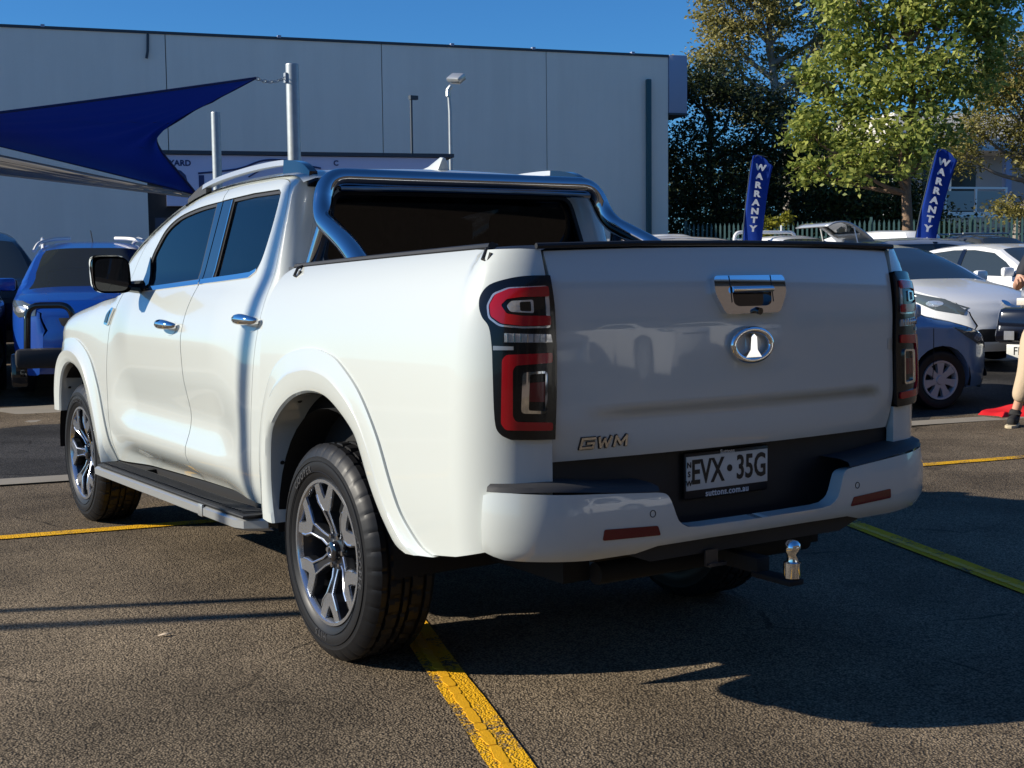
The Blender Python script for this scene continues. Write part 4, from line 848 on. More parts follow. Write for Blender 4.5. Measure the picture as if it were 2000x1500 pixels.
# ---------------------------------------------------------------- other vehicles
CP={
'hatch':dict(L=4.36,W=1.82,belt=.98,wr=.315,wy=(1.32,-1.33),taper=(.80,.34),
  prof=[(2.08,.19,'b'),(2.17,.30,'b'),(2.19,.50,'b'),(2.13,.66,'b'),(2.02,.77,'b'),(1.85,.84,'b'),(1.5,.93,'b'),(1.18,1.00,'g'),(.75,1.22,'g'),(.33,1.40,'b'),(-.1,1.465,'b'),(-.6,1.48,'b'),(-1.2,1.445,'b'),(-1.62,1.37,'g'),(-1.98,1.06,'b'),(-2.10,.85,'b'),(-2.16,.5,'b'),(-2.10,.25,'b')],
  dlo=[(1.02,.985),(.62,1.21),(.28,1.35),(-.2,1.405),(-.7,1.41),(-1.2,1.37),(-1.55,1.26),(-1.45,1.09),(-.6,1.03)],
  lamp=[(2.10,.62),(2.11,.70),(1.92,.80),(1.62,.865),(1.45,.875),(1.62,.77),(1.85,.67)]),
'suv':dict(L=4.3,W=1.80,belt=1.08,wr=.34,wy=(1.33,-1.30),taper=(.6,.22),
  prof=[(2.05,.25,'b'),(2.12,.45,'b'),(2.13,.70,'b'),(2.08,.88,'b'),(1.95,.98,'b'),(1.6,1.05,'b'),(1.22,1.10,'g'),(.85,1.34,'g'),(.52,1.53,'b'),(.1,1.60,'b'),(-.6,1.63,'b'),(-1.4,1.60,'b'),(-1.75,1.54,'g'),(-2.0,1.15,'b'),(-2.1,.9,'b'),(-2.12,.5,'b'),(-2.05,.3,'b')],
  dlo=[(1.05,1.10),(.72,1.32),(.42,1.47),(-.2,1.53),(-1.2,1.52),(-1.6,1.44),(-1.6,1.22),(-.6,1.13)],
  lamp=[(2.06,.84),(2.04,.93),(1.86,.99),(1.6,1.0),(1.66,.90),(1.85,.82)]),
'ute':dict(L=5.1,W=1.84,belt=1.12,wr=.37,wy=(1.60,-1.45),taper=(.6,.25),
  prof=[(2.45,.32,'b'),(2.52,.55,'b'),(2.52,.85,'b'),(2.45,1.02,'b'),(2.3,1.08,'b'),(1.7,1.15,'b'),(1.42,1.18,'g'),(1.05,1.46,'g'),(.78,1.66,'b'),(.3,1.74,'b'),(-.3,1.74,'b'),(-.62,1.68,'g'),(-.72,1.20,'b'),(-.78,1.14,'b'),(-1.5,1.14,'b'),(-2.4,1.14,'b'),(-2.5,1.05,'b'),(-2.53,.7,'b'),(-2.48,.45,'b')],
  dlo=[(1.25,1.18),(.95,1.40),(.68,1.58),(.2,1.65),(-.5,1.62),(-.58,1.22)],
  lamp=[(2.46,.90),(2.44,1.02),(2.2,1.06),(2.05,1.04),(2.2,.92)]),
'van':dict(L=4.9,W=1.88,belt=1.20,wr=.34,wy=(1.55,-1.5),taper=(.5,.15),
  prof=[(2.38,.3,'b'),(2.44,.6,'b'),(2.42,.9,'b'),(2.25,1.08,'b'),(1.85,1.2,'g'),(1.2,1.78,'b'),(.6,1.94,'b'),(-1.0,1.97,'b'),(-2.2,1.93,'b'),(-2.36,1.80,'g'),(-2.43,1.25,'b'),(-2.45,.6,'b'),(-2.38,.35,'b')],
  dlo=[(1.65,1.22),(1.15,1.66),(.5,1.72),(-2.0,1.72),(-2.1,1.26)],
  lamp=[(2.40,.8),(2.33,1.0),(2.1,1.08),(2.15,.85)]),
}
def car_wheel(r,mw,parent,x,y,s,spk=7):
    w_=empty('wheel'); w_.parent=parent; w_.location=(x,y,r); w_.rotation_euler=(0,0,0 if s<0 else PI)
    MB().lathe([(-.06,r*.64),(-.085,r*.68),(-.10,r*.82),(-.095,r*.94),(-.075,r*.99),(0,r),(.075,r*.99),(.1,r*.82)],40).build('tyre',M['rubber'],w_,40)
    h=MB().lathe([(-.080,r*.665),(-.098,r*.66),(-.095,r*.60),(-.085,r*.58),(-.05,r*.56),(.05,r*.6)],40).build('rim',mw,w_,30)
    MB().lathe([(-.035,0),(-.035,r*.58)],24).build('brake_drum',M['under'],w_)
    for k in range(spk):
        a0=2*PI*k/spk; f=lambda dx,a0=a0: (lambda a,b:V((dx+.01*(a<r*.3),a*math.sin(a0)+b*math.cos(a0),a*math.cos(a0)-b*math.sin(a0))))
        MB().prism([(r*.1,-r*.10),(r*.35,-r*.10),(r*.61,-r*.155),(r*.61,r*.155),(r*.35,r*.10),(r*.1,r*.10)],f(-.05),f(-.09)).build('spoke',mw,w_,25)
    MB().lathe([(-.095,0),(-.095,r*.14),(-.05,r*.2)],20).build('hub_cap',mw,w_,40)
    return w_
def car(name,kind,x,y,hd,paint,label,cat='car',scale=(1,1,1),wheelmat=None,glass=None,extra=None,rails=False,grille=True):
    c=CP[kind]; z=gz(x,y); root=empty(name,(x,y,z),R(hd)-PI/2,label,cat); root.scale=scale
    W2=c['W']/2; pts=c['prof']; ys=sorted((p[0],p[1]) for p in pts); ytop=pts[len(pts)//2][0]
    # upper envelope of the profile as z(y)
    half=[p for p in pts]; i0=min(range(len(pts)),key=lambda i:abs(i-0) if False else -pts[i][0]); i1=min(range(len(pts)),key=lambda i:pts[i][0])
    env=cub(sorted({p[0]:p[1] for p in pts[i0:i1+1]}.items())); L2=pts[i0][0]; Lr=pts[i1][0]; belt=c['belt']; tf,tr_=c['taper']
    def sxx(yy,zz):
        w_=W2-.05*max(0,(.45-zz)/.25)**2-.018*((zz-.65)/.4)**2*(zz>.65)
        if zz>belt-.10: w_-=.36*max(0,zz-belt)+.03*sstep(belt-.10,belt,zz)
        if yy>L2-tf: w_-=.36*((yy-(L2-tf))/tf)**2.4*tf/.7
        if yy<Lr+.6: w_-=tr_*((Lr+.6-yy)/.6)**2.2
        q=max(0,min(.98,(zz-(env(min(max(yy,Lr),L2))-.09))/.09)); return max(.05,w_-.085*(1-math.sqrt(1-q*q)))
    fm=lambda u,v:V((-sxx(u,v),u,v))
    # side outline with wheel arches
    wr=c['wr']; ra=wr+.05; zb=.22; bot=[]
    for wy_ in c['wy'][::-1]:
        a0=math.asin(max(-1,(zb-wr)/ra)); n=14
        bot+=[(wy_-ra*math.cos(a0+(PI-2*a0)*k/n),wr+ra*math.sin(a0+(PI-2*a0)*k/n)) for k in range(n+1)]
    topl=[(p[0]*.997,p[1]-.012) for p in pts]
    i2=[p for p in topl]; side=i2+[(Lr+.05,zb+.05)]+bot+[(L2-.12,zb)]
    body=None
    for dm,ov in ((lambda f:f,V((-1,0,0))),(mir,V((1,0,0)))):
        b=panel('body_side',side,dm(fm),paint,root,holes=[c['dlo']],depth=.10,out=ov,res=.05)
        panel('side_glass',inset(c['dlo'],-.005),dm(fm),glass or M['winglass'],root,off=-.006,depth=0,out=ov,res=.1)
        d=c['dlo']; xb=sum(p[0] for p in d)/len(d)
        panel('pillar',[(xb-.05,belt-.02),(xb+.05,belt-.02),(xb+.03,env(xb)-.06),(xb-.07,env(xb)-.06)],dm(fm),M['gloss'],root,off=.001,depth=.006,out=ov,res=.1)
        hl=panel('headlight',c['lamp'],dm(fm),M['lampglass'],root,off=.005,depth=.02,out=ov,res=.04)
        lc=(sum(p[0] for p in c['lamp'])/len(c['lamp']),sum(p[1] for p in c['lamp'])/len(c['lamp']))
        panel('headlight_bowl',[(lc[0]+.09*math.cos(a)+.03,lc[1]+.035*math.sin(a)-.01) for a in [k*PI/6 for k in range(12)]],dm(fm),M['clearlens'],hl,off=.008,depth=.004,out=ov,res=.04)
        for yy in (L2-.98,xb-.02,xb-1.0):
            if Lr+.4<yy: panel('door_seam',[(yy-.004,.32),(yy+.004,.32),(yy+.004,belt-.03),(yy-.004,belt-.03)],dm(fm),M['under'],b,off=.0015,depth=.002,out=ov,res=.1)
        for yy in (xb+.12,xb-.85):
            if Lr+.5<yy: panel('door_handle',[(yy,belt-.16),(yy+.18,belt-.15),(yy+.18,belt-.125),(yy,belt-.135)],dm(fm),paint,b,off=.02,depth=.02,out=ov,res=.1)
        tl=[(Lr+.03,belt-.28),(Lr+.05,belt-.05),(Lr+.22,belt-.03),(Lr+.18,belt-.22)]; panel('tail_light',tl,dm(fm),M['redlens'],root,off=.005,depth=.02,out=ov,res=.05)
        s=-1 if ov.x<0 else 1; ym=c['dlo'][0][0]-.12
        MB().box((s*(W2+.06),ym,belt+.08),(.20,.09,.14)).build('door_mirror',paint,root,40,.035)
        for wy_ in c['wy']: 
            car_wheel(wr,wheelmat or M['paintsilver'],root,s*(W2-.115),wy_,s)
            def wh(u,v,wy_=wy_,s=s):
                a=-.2+(PI+.4)*u; k=1-sstep(.7,1,v)*.99; return V((s*(W2-.03-.35*min(1,v/.7)),wy_+(ra+.012)*k*math.cos(a),wr+(ra+.012)*k*math.sin(a)))
            grid('wheel_housing',wh,14,6,M['under'],root,60)
    # top skin: bumper, bonnet, windscreen, roof, rear
    rows=[]
    for i in range(len(pts)-1):
        n=4; a,b=pts[i],pts[i+1]
        for k in range(n): rows.append((a[0]+(b[0]-a[0])*k/n,a[1]+(b[1]-a[1])*k/n,a[2]))
    rows.append((pts[-1][0],pts[-1][1],'b')); nv=20; vs=[];fb=[];fg=[];base=rows[0][1]
    for yy,zz,_ in rows:
        xe=sxx(yy,zz-.012)+.006
        for j in range(nv+1):
            t=j/nv*2-1; e=1-t*t; fr=sstep(L2-.8,L2,yy); rr=sstep(-Lr-.5,-Lr,-yy)
            vs.append(V((t*xe,yy+.13*e*fr-.08*e*rr,zz+.045*(1-t**4)*(1-fr)*(1-rr)-.012)))
    for i in range(len(rows)-1):
        for j in range(nv):
            f=(i*(nv+1)+j,(i+1)*(nv+1)+j,(i+1)*(nv+1)+j+1,i*(nv+1)+j+1); t=abs((j+.5)/nv*2-1)
            (fg if rows[i][2]=='g' and t<.90 else fb).append(f)
    mesh('body_top',vs,fb,paint,root,30); mesh('windscreen',vs,fg,glass or M['winglass'],root,60)
    yp=cub([(p[1],p[0]) for p in pts[:6]])
    def frm(x,zz):
        yy=yp(zz); xe=sxx(yy,zz-.012); e=max(0,1-(x/xe)**2); return V((x,yy+.13*e*sstep(L2-.8,L2,yy),zz))
    F_=V((0,1,0)); hw=c['W']/2; zg=.64 if kind=='hatch' else belt-.30
    panel('lower_grille',fil2([(-hw*.62,.30),(hw*.62,.30),(hw*.52,.45),(-hw*.52,.45)],.04,3),frm,M['plastic'],root,off=.004,depth=.006,out=F_,res=.08)
    if grille: panel('grille',fil2([(-hw*.46,zg-.05),(hw*.46,zg-.05),(hw*.50,zg+.035),(-hw*.50,zg+.035)],.02,3),frm,M['plastic'],root,off=.004,depth=.006,out=F_,res=.08)
    bm_=[(.055*math.cos(q*PI/8),zg+.10+.035*math.sin(q*PI/8)) for q in range(16)]; panel('badge',bm_,frm,M['chrome'],root,off=.008,depth=.006,out=F_,res=.05)
    panel('plate_face',[(-.19,.47),(.19,.47),(.19,.57),(-.19,.57)],frm,M['platew'],root,off=.012,depth=.008,out=F_,res=.08)
    MB().box((0,0,.50),(c['W']*.80,L2-Lr-1.0,.5)).box((0,0,.48),(c['W']*.5,L2-Lr-.5,.36)).build('floor_pan',M['under'],root)
    for s in (-1,1): MB().tube([(s*.1,c['dlo'][0][0]+.1,belt+.05),(s*.1+.45,c['dlo'][0][0]+.02,belt+.09)],.008,5).build('wiper',M['plastic'],root)
    if rails:
        for s in (-1,1): MB().tube([(s*.56,.35,env(.35)-.02),(s*.565,.15,env(.15)+.06),(s*.56,-.6,env(-.6)+.075),(s*.55,-1.3,env(-1.3)+.06),(s*.54,-1.5,env(-1.5)-.01)],.022,8).build('roof_rail',M['paintwhite'],root)
    return root,fm,sxx,env
M['lampglass']=mat('headlight_glass',(.10,.115,.115),.08,.2,1,bump=(9,.25,.02))
M['creampaint']=mat('cream_paint',(.62,.56,.46),.4,0,.8)
M['hubcap']=mat('hubcap_silver',(.42,.43,.46),.4,.4,.3); M['sticker_red']=mat('coral_sticker',(.75,.16,.13),.5)
# blue SUV with bull bar
rt_,fm_,sx_,en_=car('blue_suv','suv',1.45,11.55,-103,M['paintblue'],'blue compact SUV facing the camera with white roof rails and dark bull bar','car',rails=True)
bb=empty('bull_bar'); bb.parent=rt_
for s in (-1,1): MB().tube(fillet([(s*.30,2.38,.42),(s*.32,2.40,.95),(s*.74,2.24,.95),(s*.76,2.24,.45)],.13,6),.034,12).build('hoop',M['gloss'],bb,70)
MB().box((0,2.36,.42),(1.75,.14,.20)).build('bar_beam',M['plastic'],bb,40,.05); MB().tube([(-.32,2.40,.80),(.32,2.40,.80)],.03,10).build('cross_bar',M['gloss'],bb)
for s in (-1,1): MB().box((s*.84,2.26,.30),(.16,.16,.34),top=(1,.6)).build('bar_wing',M['gloss'],bb,40,.03)
for s in (-1,1): MB().tube(smooth_path([(s*.66,.50,1.53),(s*.60,.36,1.62),(s*.44,.10,1.675),(s*.26,-.1,1.69)],4),.022,8).build('rack_end',M['paintwhite'],rt_)
MB().tube([(.0,.1,1.60),(.02,-.05,1.78)],.006,5).build('aerial',M['plastic'],rt_)
MB().box((-.45,1.02,1.165),(.42,.2,.012),M=Matrix.Rotation(R(-8),3,'X')).build('windscreen_sheet',M['txtw'],rt_)
MB().box((-.40,.915,1.315),(.16,.012,.10),M=Matrix.Rotation(R(33),3,'X')).build('price_sticker',M['redlens'],rt_)
car('black_wagon','suv',-.35,12.45,-100,M['paintblack'],'black wagon at the far left edge beside the blue SUV','car')
car('black_people_mover','van',1.2,17.0,-100,M['paintblack'],'black people mover behind the blue SUV, only its rounded roof showing','van',scale=(.95,.95,.93))
# right hand side
car('small_blue_car','hatch',6.26,5.09,-12,M['paintblue2'],'pale blue hatchback with seven spoke hubcaps, mostly hidden behind the tailgate','car',scale=(.96,.96,.90),wheelmat=M['hubcap'] if 'hubcap' in M else M['paintsilver'])
car('white_hatchback','hatch',10.62,7.75,-95,M['paintwhite'],'white hatchback with dark tinted windscreen facing the road at the right','car',scale=(1,1,1.0),wheelmat=M['paintgrey'],grille=False)
rt_,fm_,sx_,en_=car('black_ute','ute',11.5,4.38,-160,M['paintblack'],'black four wheel drive with bull bar and cream light bar at the right edge','ute')
bb=empty('bull_bar'); bb.parent=rt_
MB().box((0,2.68,.66),(1.95,.24,.36),top=(.96,.7)).build('bar_beam',M['gloss'],bb,40,.06)
MB().tube(fillet([(-.62,2.66,.8),(-.58,2.66,1.22),(.58,2.66,1.22),(.62,2.66,.8)],.12,6),.035,12).build('hoop',M['gloss'],bb,70)
MB().box((0,2.74,.90),(1.5,.07,.075)).build('light_bar',M['creampaint'],bb,40,.01); MB().box((.80,2.82,.56),(.10,.02,.09)).build('fog_light',M['clearlens'],bb)
pl2=empty('number_plate'); pl2.parent=rt_
MB().box((.62,2.83,.40),(.40,.012,.14)).build('plate_face',M['platew'],pl2,40,.003)
text('plate_letters','FRE·20',.115,frame((.62,2.8365,.40),(-1,0,0),(0,0,1)),M['platek'],pl2,.0008,.0012,1.0,lambda v:V((v.x*.82,v.y,v.z)))
# back row
car('cream_wagon','suv',10.55,11.2,-12,M['creampaint'],'cream wagon whose smooth roof shows just above the tailgate','car',scale=(1.02,1.0,1.0))
rt_,_,_,_=car('white_tray_ute','ute',17.9,16.8,-103,M['paintwhite'],'white ute with a tubular white headboard rack over the cab','ute')
hr=empty('headboard_rack'); hr.parent=rt_
MB().tube(fillet([(-.80,-.80,1.0),(-.78,-.80,1.88),(.78,-.80,1.88),(.80,-.80,1.0)],.16,6),.04,10).build('hoop',M['paintwhite'],hr,70)
for x in (-.42,.42): MB().cyl((x,-.8,1.84),(x,-.8,2.04),.02,8).build('stake',M['paintwhite'],hr)
MB().tube([(-.74,-.80,1.72),(.74,-.80,1.72)],.02,8).build('cross_bar',M['paintwhite'],hr)
car('white_van','van',15.9,18.6,-103,M['paintwhite'],'white van farthest left in the back row, by the fence','van',scale=(.95,.95,.93))
rt_,_,_,_=car('silver_wagon','suv',17.9,12.75,-15,M['paintsilver'],'silver wagon with its rear hatch raised, in the back row','car')
hatch=empty('raised_hatch'); hatch.parent=rt_
def rh(u,v):
    return V(((v*2-1)*(.62-.04*u),-1.72-.98*u,1.60+.40*math.sin(PI*u*.62)-.10*u**3))
vs_=[rh(i/10,j/8) for i in range(11) for j in range(9)]; F=[(i*9+j,(i+1)*9+j,(i+1)*9+j+1,i*9+j+1) for i in range(10) for j in range(8)]
a_=mesh('hatch_shell',vs_,[f for k,f in enumerate(F) if not(2<=k//8<=7 and 1<=k%8<=6)],M['paintsilver'],hatch,60); a_.modifiers.new('t','SOLIDIFY').thickness=.03
mesh('hatch_glass',vs_,[f for k,f in enumerate(F) if 2<=k//8<=7 and 1<=k%8<=6],M['winglass'],hatch,60)
for s in (-1,1): MB().tube([(s*.60,-1.98,1.20),(s*.58,-2.15,1.85)],.012,6).build('gas_strut',M['paintwhite'],hatch)
rt_,_,_,_=car('white_delivery_van','van',19.3,15.8,77,M['paintwhite'],'white van seen from behind with a red sticker in its rear window','van',scale=(.9,.9,.92))
MB().box((.2,-2.52,1.52),(.5,.01,.10)).build('sticker',M['sticker_red'] if 'sticker_red' in M else M['redlens'],rt_)
rt_,_,_,_=car('dark_ute','ute',23.1,15.8,-100,M['paintgrey'],'dark ute with roof rack and red and yellow windscreen sticker','ute')
M['stick_y']=mat('yellow_sticker',(.75,.5,.02),.5); M['stick_r']=mat('red_sticker',(.65,.10,.05),.5)
MB().box((.42,1.09,1.47),(.34,.012,.06),M=Matrix.Rotation(R(36),3,'X')).build('red_sticker',M['stick_r'],rt_); MB().box((.42,1.13,1.41),(.32,.012,.06),M=Matrix.Rotation(R(36),3,'X')).build('yellow_sticker',M['stick_y'],rt_)
for y_ in (.35,-.1,-.5): MB().cyl((-.68,y_,1.80),(.68,y_,1.80),.02,8).build('roof_rack_bar',M['galv'],rt_)
rt_,_,_,_=car('dark_hatchback','hatch',20.9,14.3,77,M['paintgrey'],'dark hatchback seen from behind the white one, yellow sticker in its glass','car')
MB().box((0,-1.80,1.31),(.42,.012,.05),M=Matrix.Rotation(R(-35),3,'X')).build('red_sticker',M['stick_r'],rt_); MB().box((0,-1.84,1.265),(.42,.012,.05),M=Matrix.Rotation(R(-35),3,'X')).build('yellow_sticker',M['stick_y'],rt_)
rt_,_,_,_=car('white_sedan','hatch',14.9,8.67,-103,M['paintwhite'],'white car behind the white hatchback, only roof, windows and mirror showing','car')
rt_,_,_,_=car('pale_blue_ute','ute',27.0,20.6,-20,M['paintsilver'],'pale ute parked beyond the fence near the house','ute')

# cars added unseen behind the camera for the tailgate and chrome to mirror
car('unseen_silver_hatchback','hatch',2.6,-12.2,82,M['paintsilver'],'silver hatchback added unseen behind the camera to be mirrored in the tailgate','car')
car('unseen_work_ute','ute',6.0,-12.6,82,M['paintwhite'],'white work ute added unseen behind the camera to be mirrored low in the tailgate','ute')
car('unseen_white_wagon','suv',9.2,-12.4,82,M['paintwhite'],'white wagon added unseen behind the camera to be mirrored right of the emblem','car')
# ---------------------------------------------------------------- trees
def leafmat(name,c0,c1,tr=.25):
    m=bpy.data.materials.new(name); m.use_nodes=True; t=m.node_tree; b=t.nodes['Principled BSDF']; o=t.nodes['Material Output']
    g=nn(t,'ShaderNodeNewGeometry'); r=nn(t,'ShaderNodeValToRGB'); e=r.color_ramp.elements; e[0].color=(*c0,1); e[1].color=(*c1,1); t.links.new(g.outputs['Random Per Island'],r.inputs[0]); t.links.new(r.outputs[0],b.inputs['Base Color'])
    b.inputs['Roughness'].default_value=.5; b.inputs['Specular IOR Level'].default_value=.35
    tl=nn(t,'ShaderNodeBsdfTranslucent'); t.links.new(r.outputs[0],tl.inputs[0]); mx=nn(t,'ShaderNodeMixShader'); mx.inputs[0].default_value=tr; t.links.new(b.outputs[0],mx.inputs[1]); t.links.new(tl.outputs[0],mx.inputs[2]); t.links.new(mx.outputs[0],o.inputs[0]); return m
M['bark']=mat('brown_bark',(.20,.13,.085),.9,bump=(14,.8,.03),var=.35,vscale=9); M['barkg']=mat('grey_bark',(.26,.23,.20),.9,bump=(14,.6,.03),var=.3,vscale=6); M['barkd']=mat('dark_bark',(.05,.04,.035),.9,bump=(14,.6,.03))
def tree(name,x,y,trunk,r0,blobs,n,size,m,bark,label,lim=True,flat=.35,cat='tree',limbs=None,asp=.5):
    """trunk: list of points; blobs: (x,y,z,rx,rz) leaf clusters relative to the base"""
    rng=random.Random(hash(label)%1000 if False else len(label)*31+n); o=empty(name,(x,y,gz(x,y)),-YAW,label,cat)
    P=smooth_path(trunk,4); mb=MB(); mb.tube(P,[r0*(1-.72*i/(len(P)-1)) for i in range(len(P))],9)
    for b in blobs:
        c=V(b[:3]); k=min(range(len(P)),key=lambda i:(P[i]-(c+V((0,0,-b[4]*1.1)))).length+(.8*abs(P[i].z-c.z*.75)))
        s=P[k]; md=(s+c)/2+V((rng.uniform(-.3,.3),rng.uniform(-.3,.3),-.25*b[4])); rr=r0*(.42 if lim else .25)
        mb.tube(smooth_path([s,md,c],3),[rr*(1-.8*i/6) for i in range(7)],6)
        for q in range(4):
            e=c+V((rng.uniform(-1,1)*b[3],rng.uniform(-1,1)*b[3],rng.uniform(-.6,1)*b[4]))*.8; mb.tube([md*.4+c*.6,(c+e)/2+V((0,0,.1)),e],[rr*.3,rr*.18,rr*.07],5)
    mb.build('trunk',bark,o,60,fix=False)
    tot=sum(b[3]**2*b[4] for b in blobs)**1.0; vs=[];fs=[]
    wts=[(b[3]**1.3*b[4]**.7) for b in blobs]; sw=sum(wts)
    for b,w_ in zip(blobs,wts):
        nb=max(10,int(n*w_/sw)); c=V(b[:3]); 
        # sub clumps give light and dark masses
        subs=[]
        for _ in range(max(5,int(nb/42))):
            d=V((rng.gauss(0,1),rng.gauss(0,1),rng.gauss(0,1))).normalized(); rr=rng.random()**.45
            subs.append((c+V((d.x*b[3],d.y*b[3],d.z*b[4]))*rr,rng.uniform(.16,.30)*min(b[3],b[4]*1.3)))
        for i in range(nb):
            sc,sr=subs[i%len(subs)]; p=sc+V((rng.gauss(0,1),rng.gauss(0,1),rng.gauss(0,.75)))*sr
            a=V((rng.gauss(0,1),rng.gauss(0,1),rng.gauss(-.15,.7))).normalized(); nrm=V((rng.gauss(0,1),rng.gauss(0,1),rng.gauss(.6,.8))); t=nrm.cross(a); 
            if t.length<1e-3: continue
            t.normalize(); l=size*rng.uniform(.6,1.35); w2=l*asp*.5; k=len(vs); dn=a.cross(t)*l*.12
            vs+=[p,p+a*l*.5+t*w2+dn,p+a*l,p+a*l*.5-t*w2+dn]; fs.append((k,k+1,k+2,k+3))
    mesh('crown',vs,fs,m,o,180); return o
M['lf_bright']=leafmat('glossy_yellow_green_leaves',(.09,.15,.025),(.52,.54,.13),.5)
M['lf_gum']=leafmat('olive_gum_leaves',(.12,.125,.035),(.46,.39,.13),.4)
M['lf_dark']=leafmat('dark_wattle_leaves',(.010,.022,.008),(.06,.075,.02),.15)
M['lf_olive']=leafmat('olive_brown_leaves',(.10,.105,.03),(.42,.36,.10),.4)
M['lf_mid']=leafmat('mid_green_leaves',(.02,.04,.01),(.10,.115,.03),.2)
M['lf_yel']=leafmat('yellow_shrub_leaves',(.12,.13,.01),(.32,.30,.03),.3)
# local x runs right in the view, local y away
tree('bushy_tree',22.16,17.0,[(0,0,0),(.02,0,1.6),(-.05,0,3.2),(.1,.1,5.0),(.0,.2,7.5)],.17,
  [(-1.55,-.3,3.6,.85,.7),(-1.7,.2,4.6,.85,.75),(-.4,-.8,3.9,.9,.75),(.5,.3,4.2,.9,.8),(-.9,-.2,5.4,1.05,.9),(.35,-.4,5.4,1.1,.9),(1.3,.2,5.6,.9,.85),(-.6,.2,6.6,1.1,.95),(.8,.0,6.9,1.15,1.0),(2.0,.3,6.6,.85,.8),(-.2,.1,7.9,1.2,1.0),(1.3,.1,8.1,1.2,1.0),(.3,.3,9.1,1.2,.9),(-1.6,.5,6.0,.7,.6),(-2.5,.3,4.3,.6,.5),(-2.3,.2,3.4,.5,.45),(-2.2,0,5.3,.6,.55),(2.1,.4,7.6,.8,.8),(-1.5,.3,7.4,.8,.7)],
  22000,.165,M['lf_bright'],M['bark'],'bright green leafy tree with straight brown trunk between the two flags')
tree('gum_tree',35.15,34.39,[(0,0,0),(.3,0,3.5),(0,0,6.5),(-.4,.2,9),(-.6,.2,12)],.30,
  [(-2.2,0,9.8,1.3,1.1),(-1.6,0,11.9,1.5,1.2),(-.2,.5,12.6,1.6,1.2),(-2.1,.3,7.9,1.1,.8),(1.4,.2,12.2,1.4,1.1),(-.5,-.3,10.7,1.1,.8),(1.6,0,10.2,1.3,1.0),(.8,.5,8.3,1.1,.8),(-1.0,0,7.0,1.0,.7),(2.6,.5,11.4,1.2,1.0),(-2.6,.2,11.0,1.0,.9),(-2.9,0,9.0,.9,.7),(-1.2,.4,13.2,1.4,1.0),(.9,.4,13.4,1.4,1.0),(-2.8,.3,12.3,1.0,.9),(0,.6,9.3,.9,.6)],
  27000,.19,M['lf_gum'],M['barkg'],'tall olive gum tree with open bare limbs behind the other trees',limbs=True,asp=.42)
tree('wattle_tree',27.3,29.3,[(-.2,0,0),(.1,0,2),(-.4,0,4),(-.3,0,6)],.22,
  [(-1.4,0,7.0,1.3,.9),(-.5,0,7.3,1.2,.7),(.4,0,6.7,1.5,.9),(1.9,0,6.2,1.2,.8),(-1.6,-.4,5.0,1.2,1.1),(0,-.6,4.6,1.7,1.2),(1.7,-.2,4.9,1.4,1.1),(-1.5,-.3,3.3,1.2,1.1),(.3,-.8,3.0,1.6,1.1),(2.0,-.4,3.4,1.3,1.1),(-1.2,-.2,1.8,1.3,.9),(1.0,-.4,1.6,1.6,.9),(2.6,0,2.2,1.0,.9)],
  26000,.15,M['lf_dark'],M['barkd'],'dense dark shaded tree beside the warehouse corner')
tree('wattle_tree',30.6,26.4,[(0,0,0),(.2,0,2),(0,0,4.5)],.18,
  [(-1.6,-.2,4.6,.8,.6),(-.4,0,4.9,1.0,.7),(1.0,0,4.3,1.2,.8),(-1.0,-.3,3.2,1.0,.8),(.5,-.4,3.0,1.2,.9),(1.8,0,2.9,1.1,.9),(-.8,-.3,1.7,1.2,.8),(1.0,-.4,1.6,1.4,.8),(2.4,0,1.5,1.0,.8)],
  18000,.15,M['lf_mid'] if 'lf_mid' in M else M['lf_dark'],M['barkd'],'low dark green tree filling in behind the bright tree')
tree('paperbark_tree',31.9,21.62,[(.6,0,0),(.5,0,2),(.9,0,3.5),(.6,0,5.5)],.20,
  [(-.9,0,5.2,.9,.7),(.2,0,6.3,1.1,.8),(-.2,0,7.2,.8,.6),(1.4,0,6.8,1.2,.8),(-1.3,0,4.4,.8,.6),(.6,0,5.0,1.0,.7),(1.9,0,5.2,1.0,.8),(.9,-.3,3.9,.8,.5),(1.9,-.2,3.6,.9,.6),(.3,-.2,2.7,.7,.5),(2.6,0,6.2,1.2,.9),(2.6,0,4.6,1.0,.8),(.9,0,7.6,1.0,.7),(-.5,0,6.3,.7,.6)],
  26000,.15,M['lf_olive'],M['barkg'],'olive brown feathery tree at the right edge in front of the house',asp=.3)
tree('shrub',22.91,22.34,[(0,0,0),(0,0,.9)],.04,[(-.1,0,2.2,.42,.34),(.25,0,2.15,.36,.32),(.05,0,1.6,.4,.4)],900,.12,M['lf_yel'],M['barkd'],'small yellow green shrub right of the upright flag',cat='shrub')
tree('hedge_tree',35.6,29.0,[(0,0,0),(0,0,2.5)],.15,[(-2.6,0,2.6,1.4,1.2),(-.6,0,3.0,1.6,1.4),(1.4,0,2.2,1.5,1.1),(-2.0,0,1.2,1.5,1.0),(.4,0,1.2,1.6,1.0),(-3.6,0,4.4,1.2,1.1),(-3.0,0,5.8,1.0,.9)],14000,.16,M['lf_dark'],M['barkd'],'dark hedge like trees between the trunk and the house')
tree('background_tree',38.0,40.0,[(0,0,0),(0,0,4)],.25,[(-4,0,2,2,1.8),(-1.5,0,2.4,2,1.8),(1,0,2.2,2,1.8),(3.5,0,2,2,1.8),(-3,0,4.6,2,1.5),(0,0,5,2,1.6),(2.6,0,4.6,2,1.5),(5.5,0,2.2,2,1.8),(5,0,4.2,1.6,1.4)],16000,.24,M['lf_dark'],M['barkd'],'dark distant trees closing the gaps behind the warehouse corner tree')
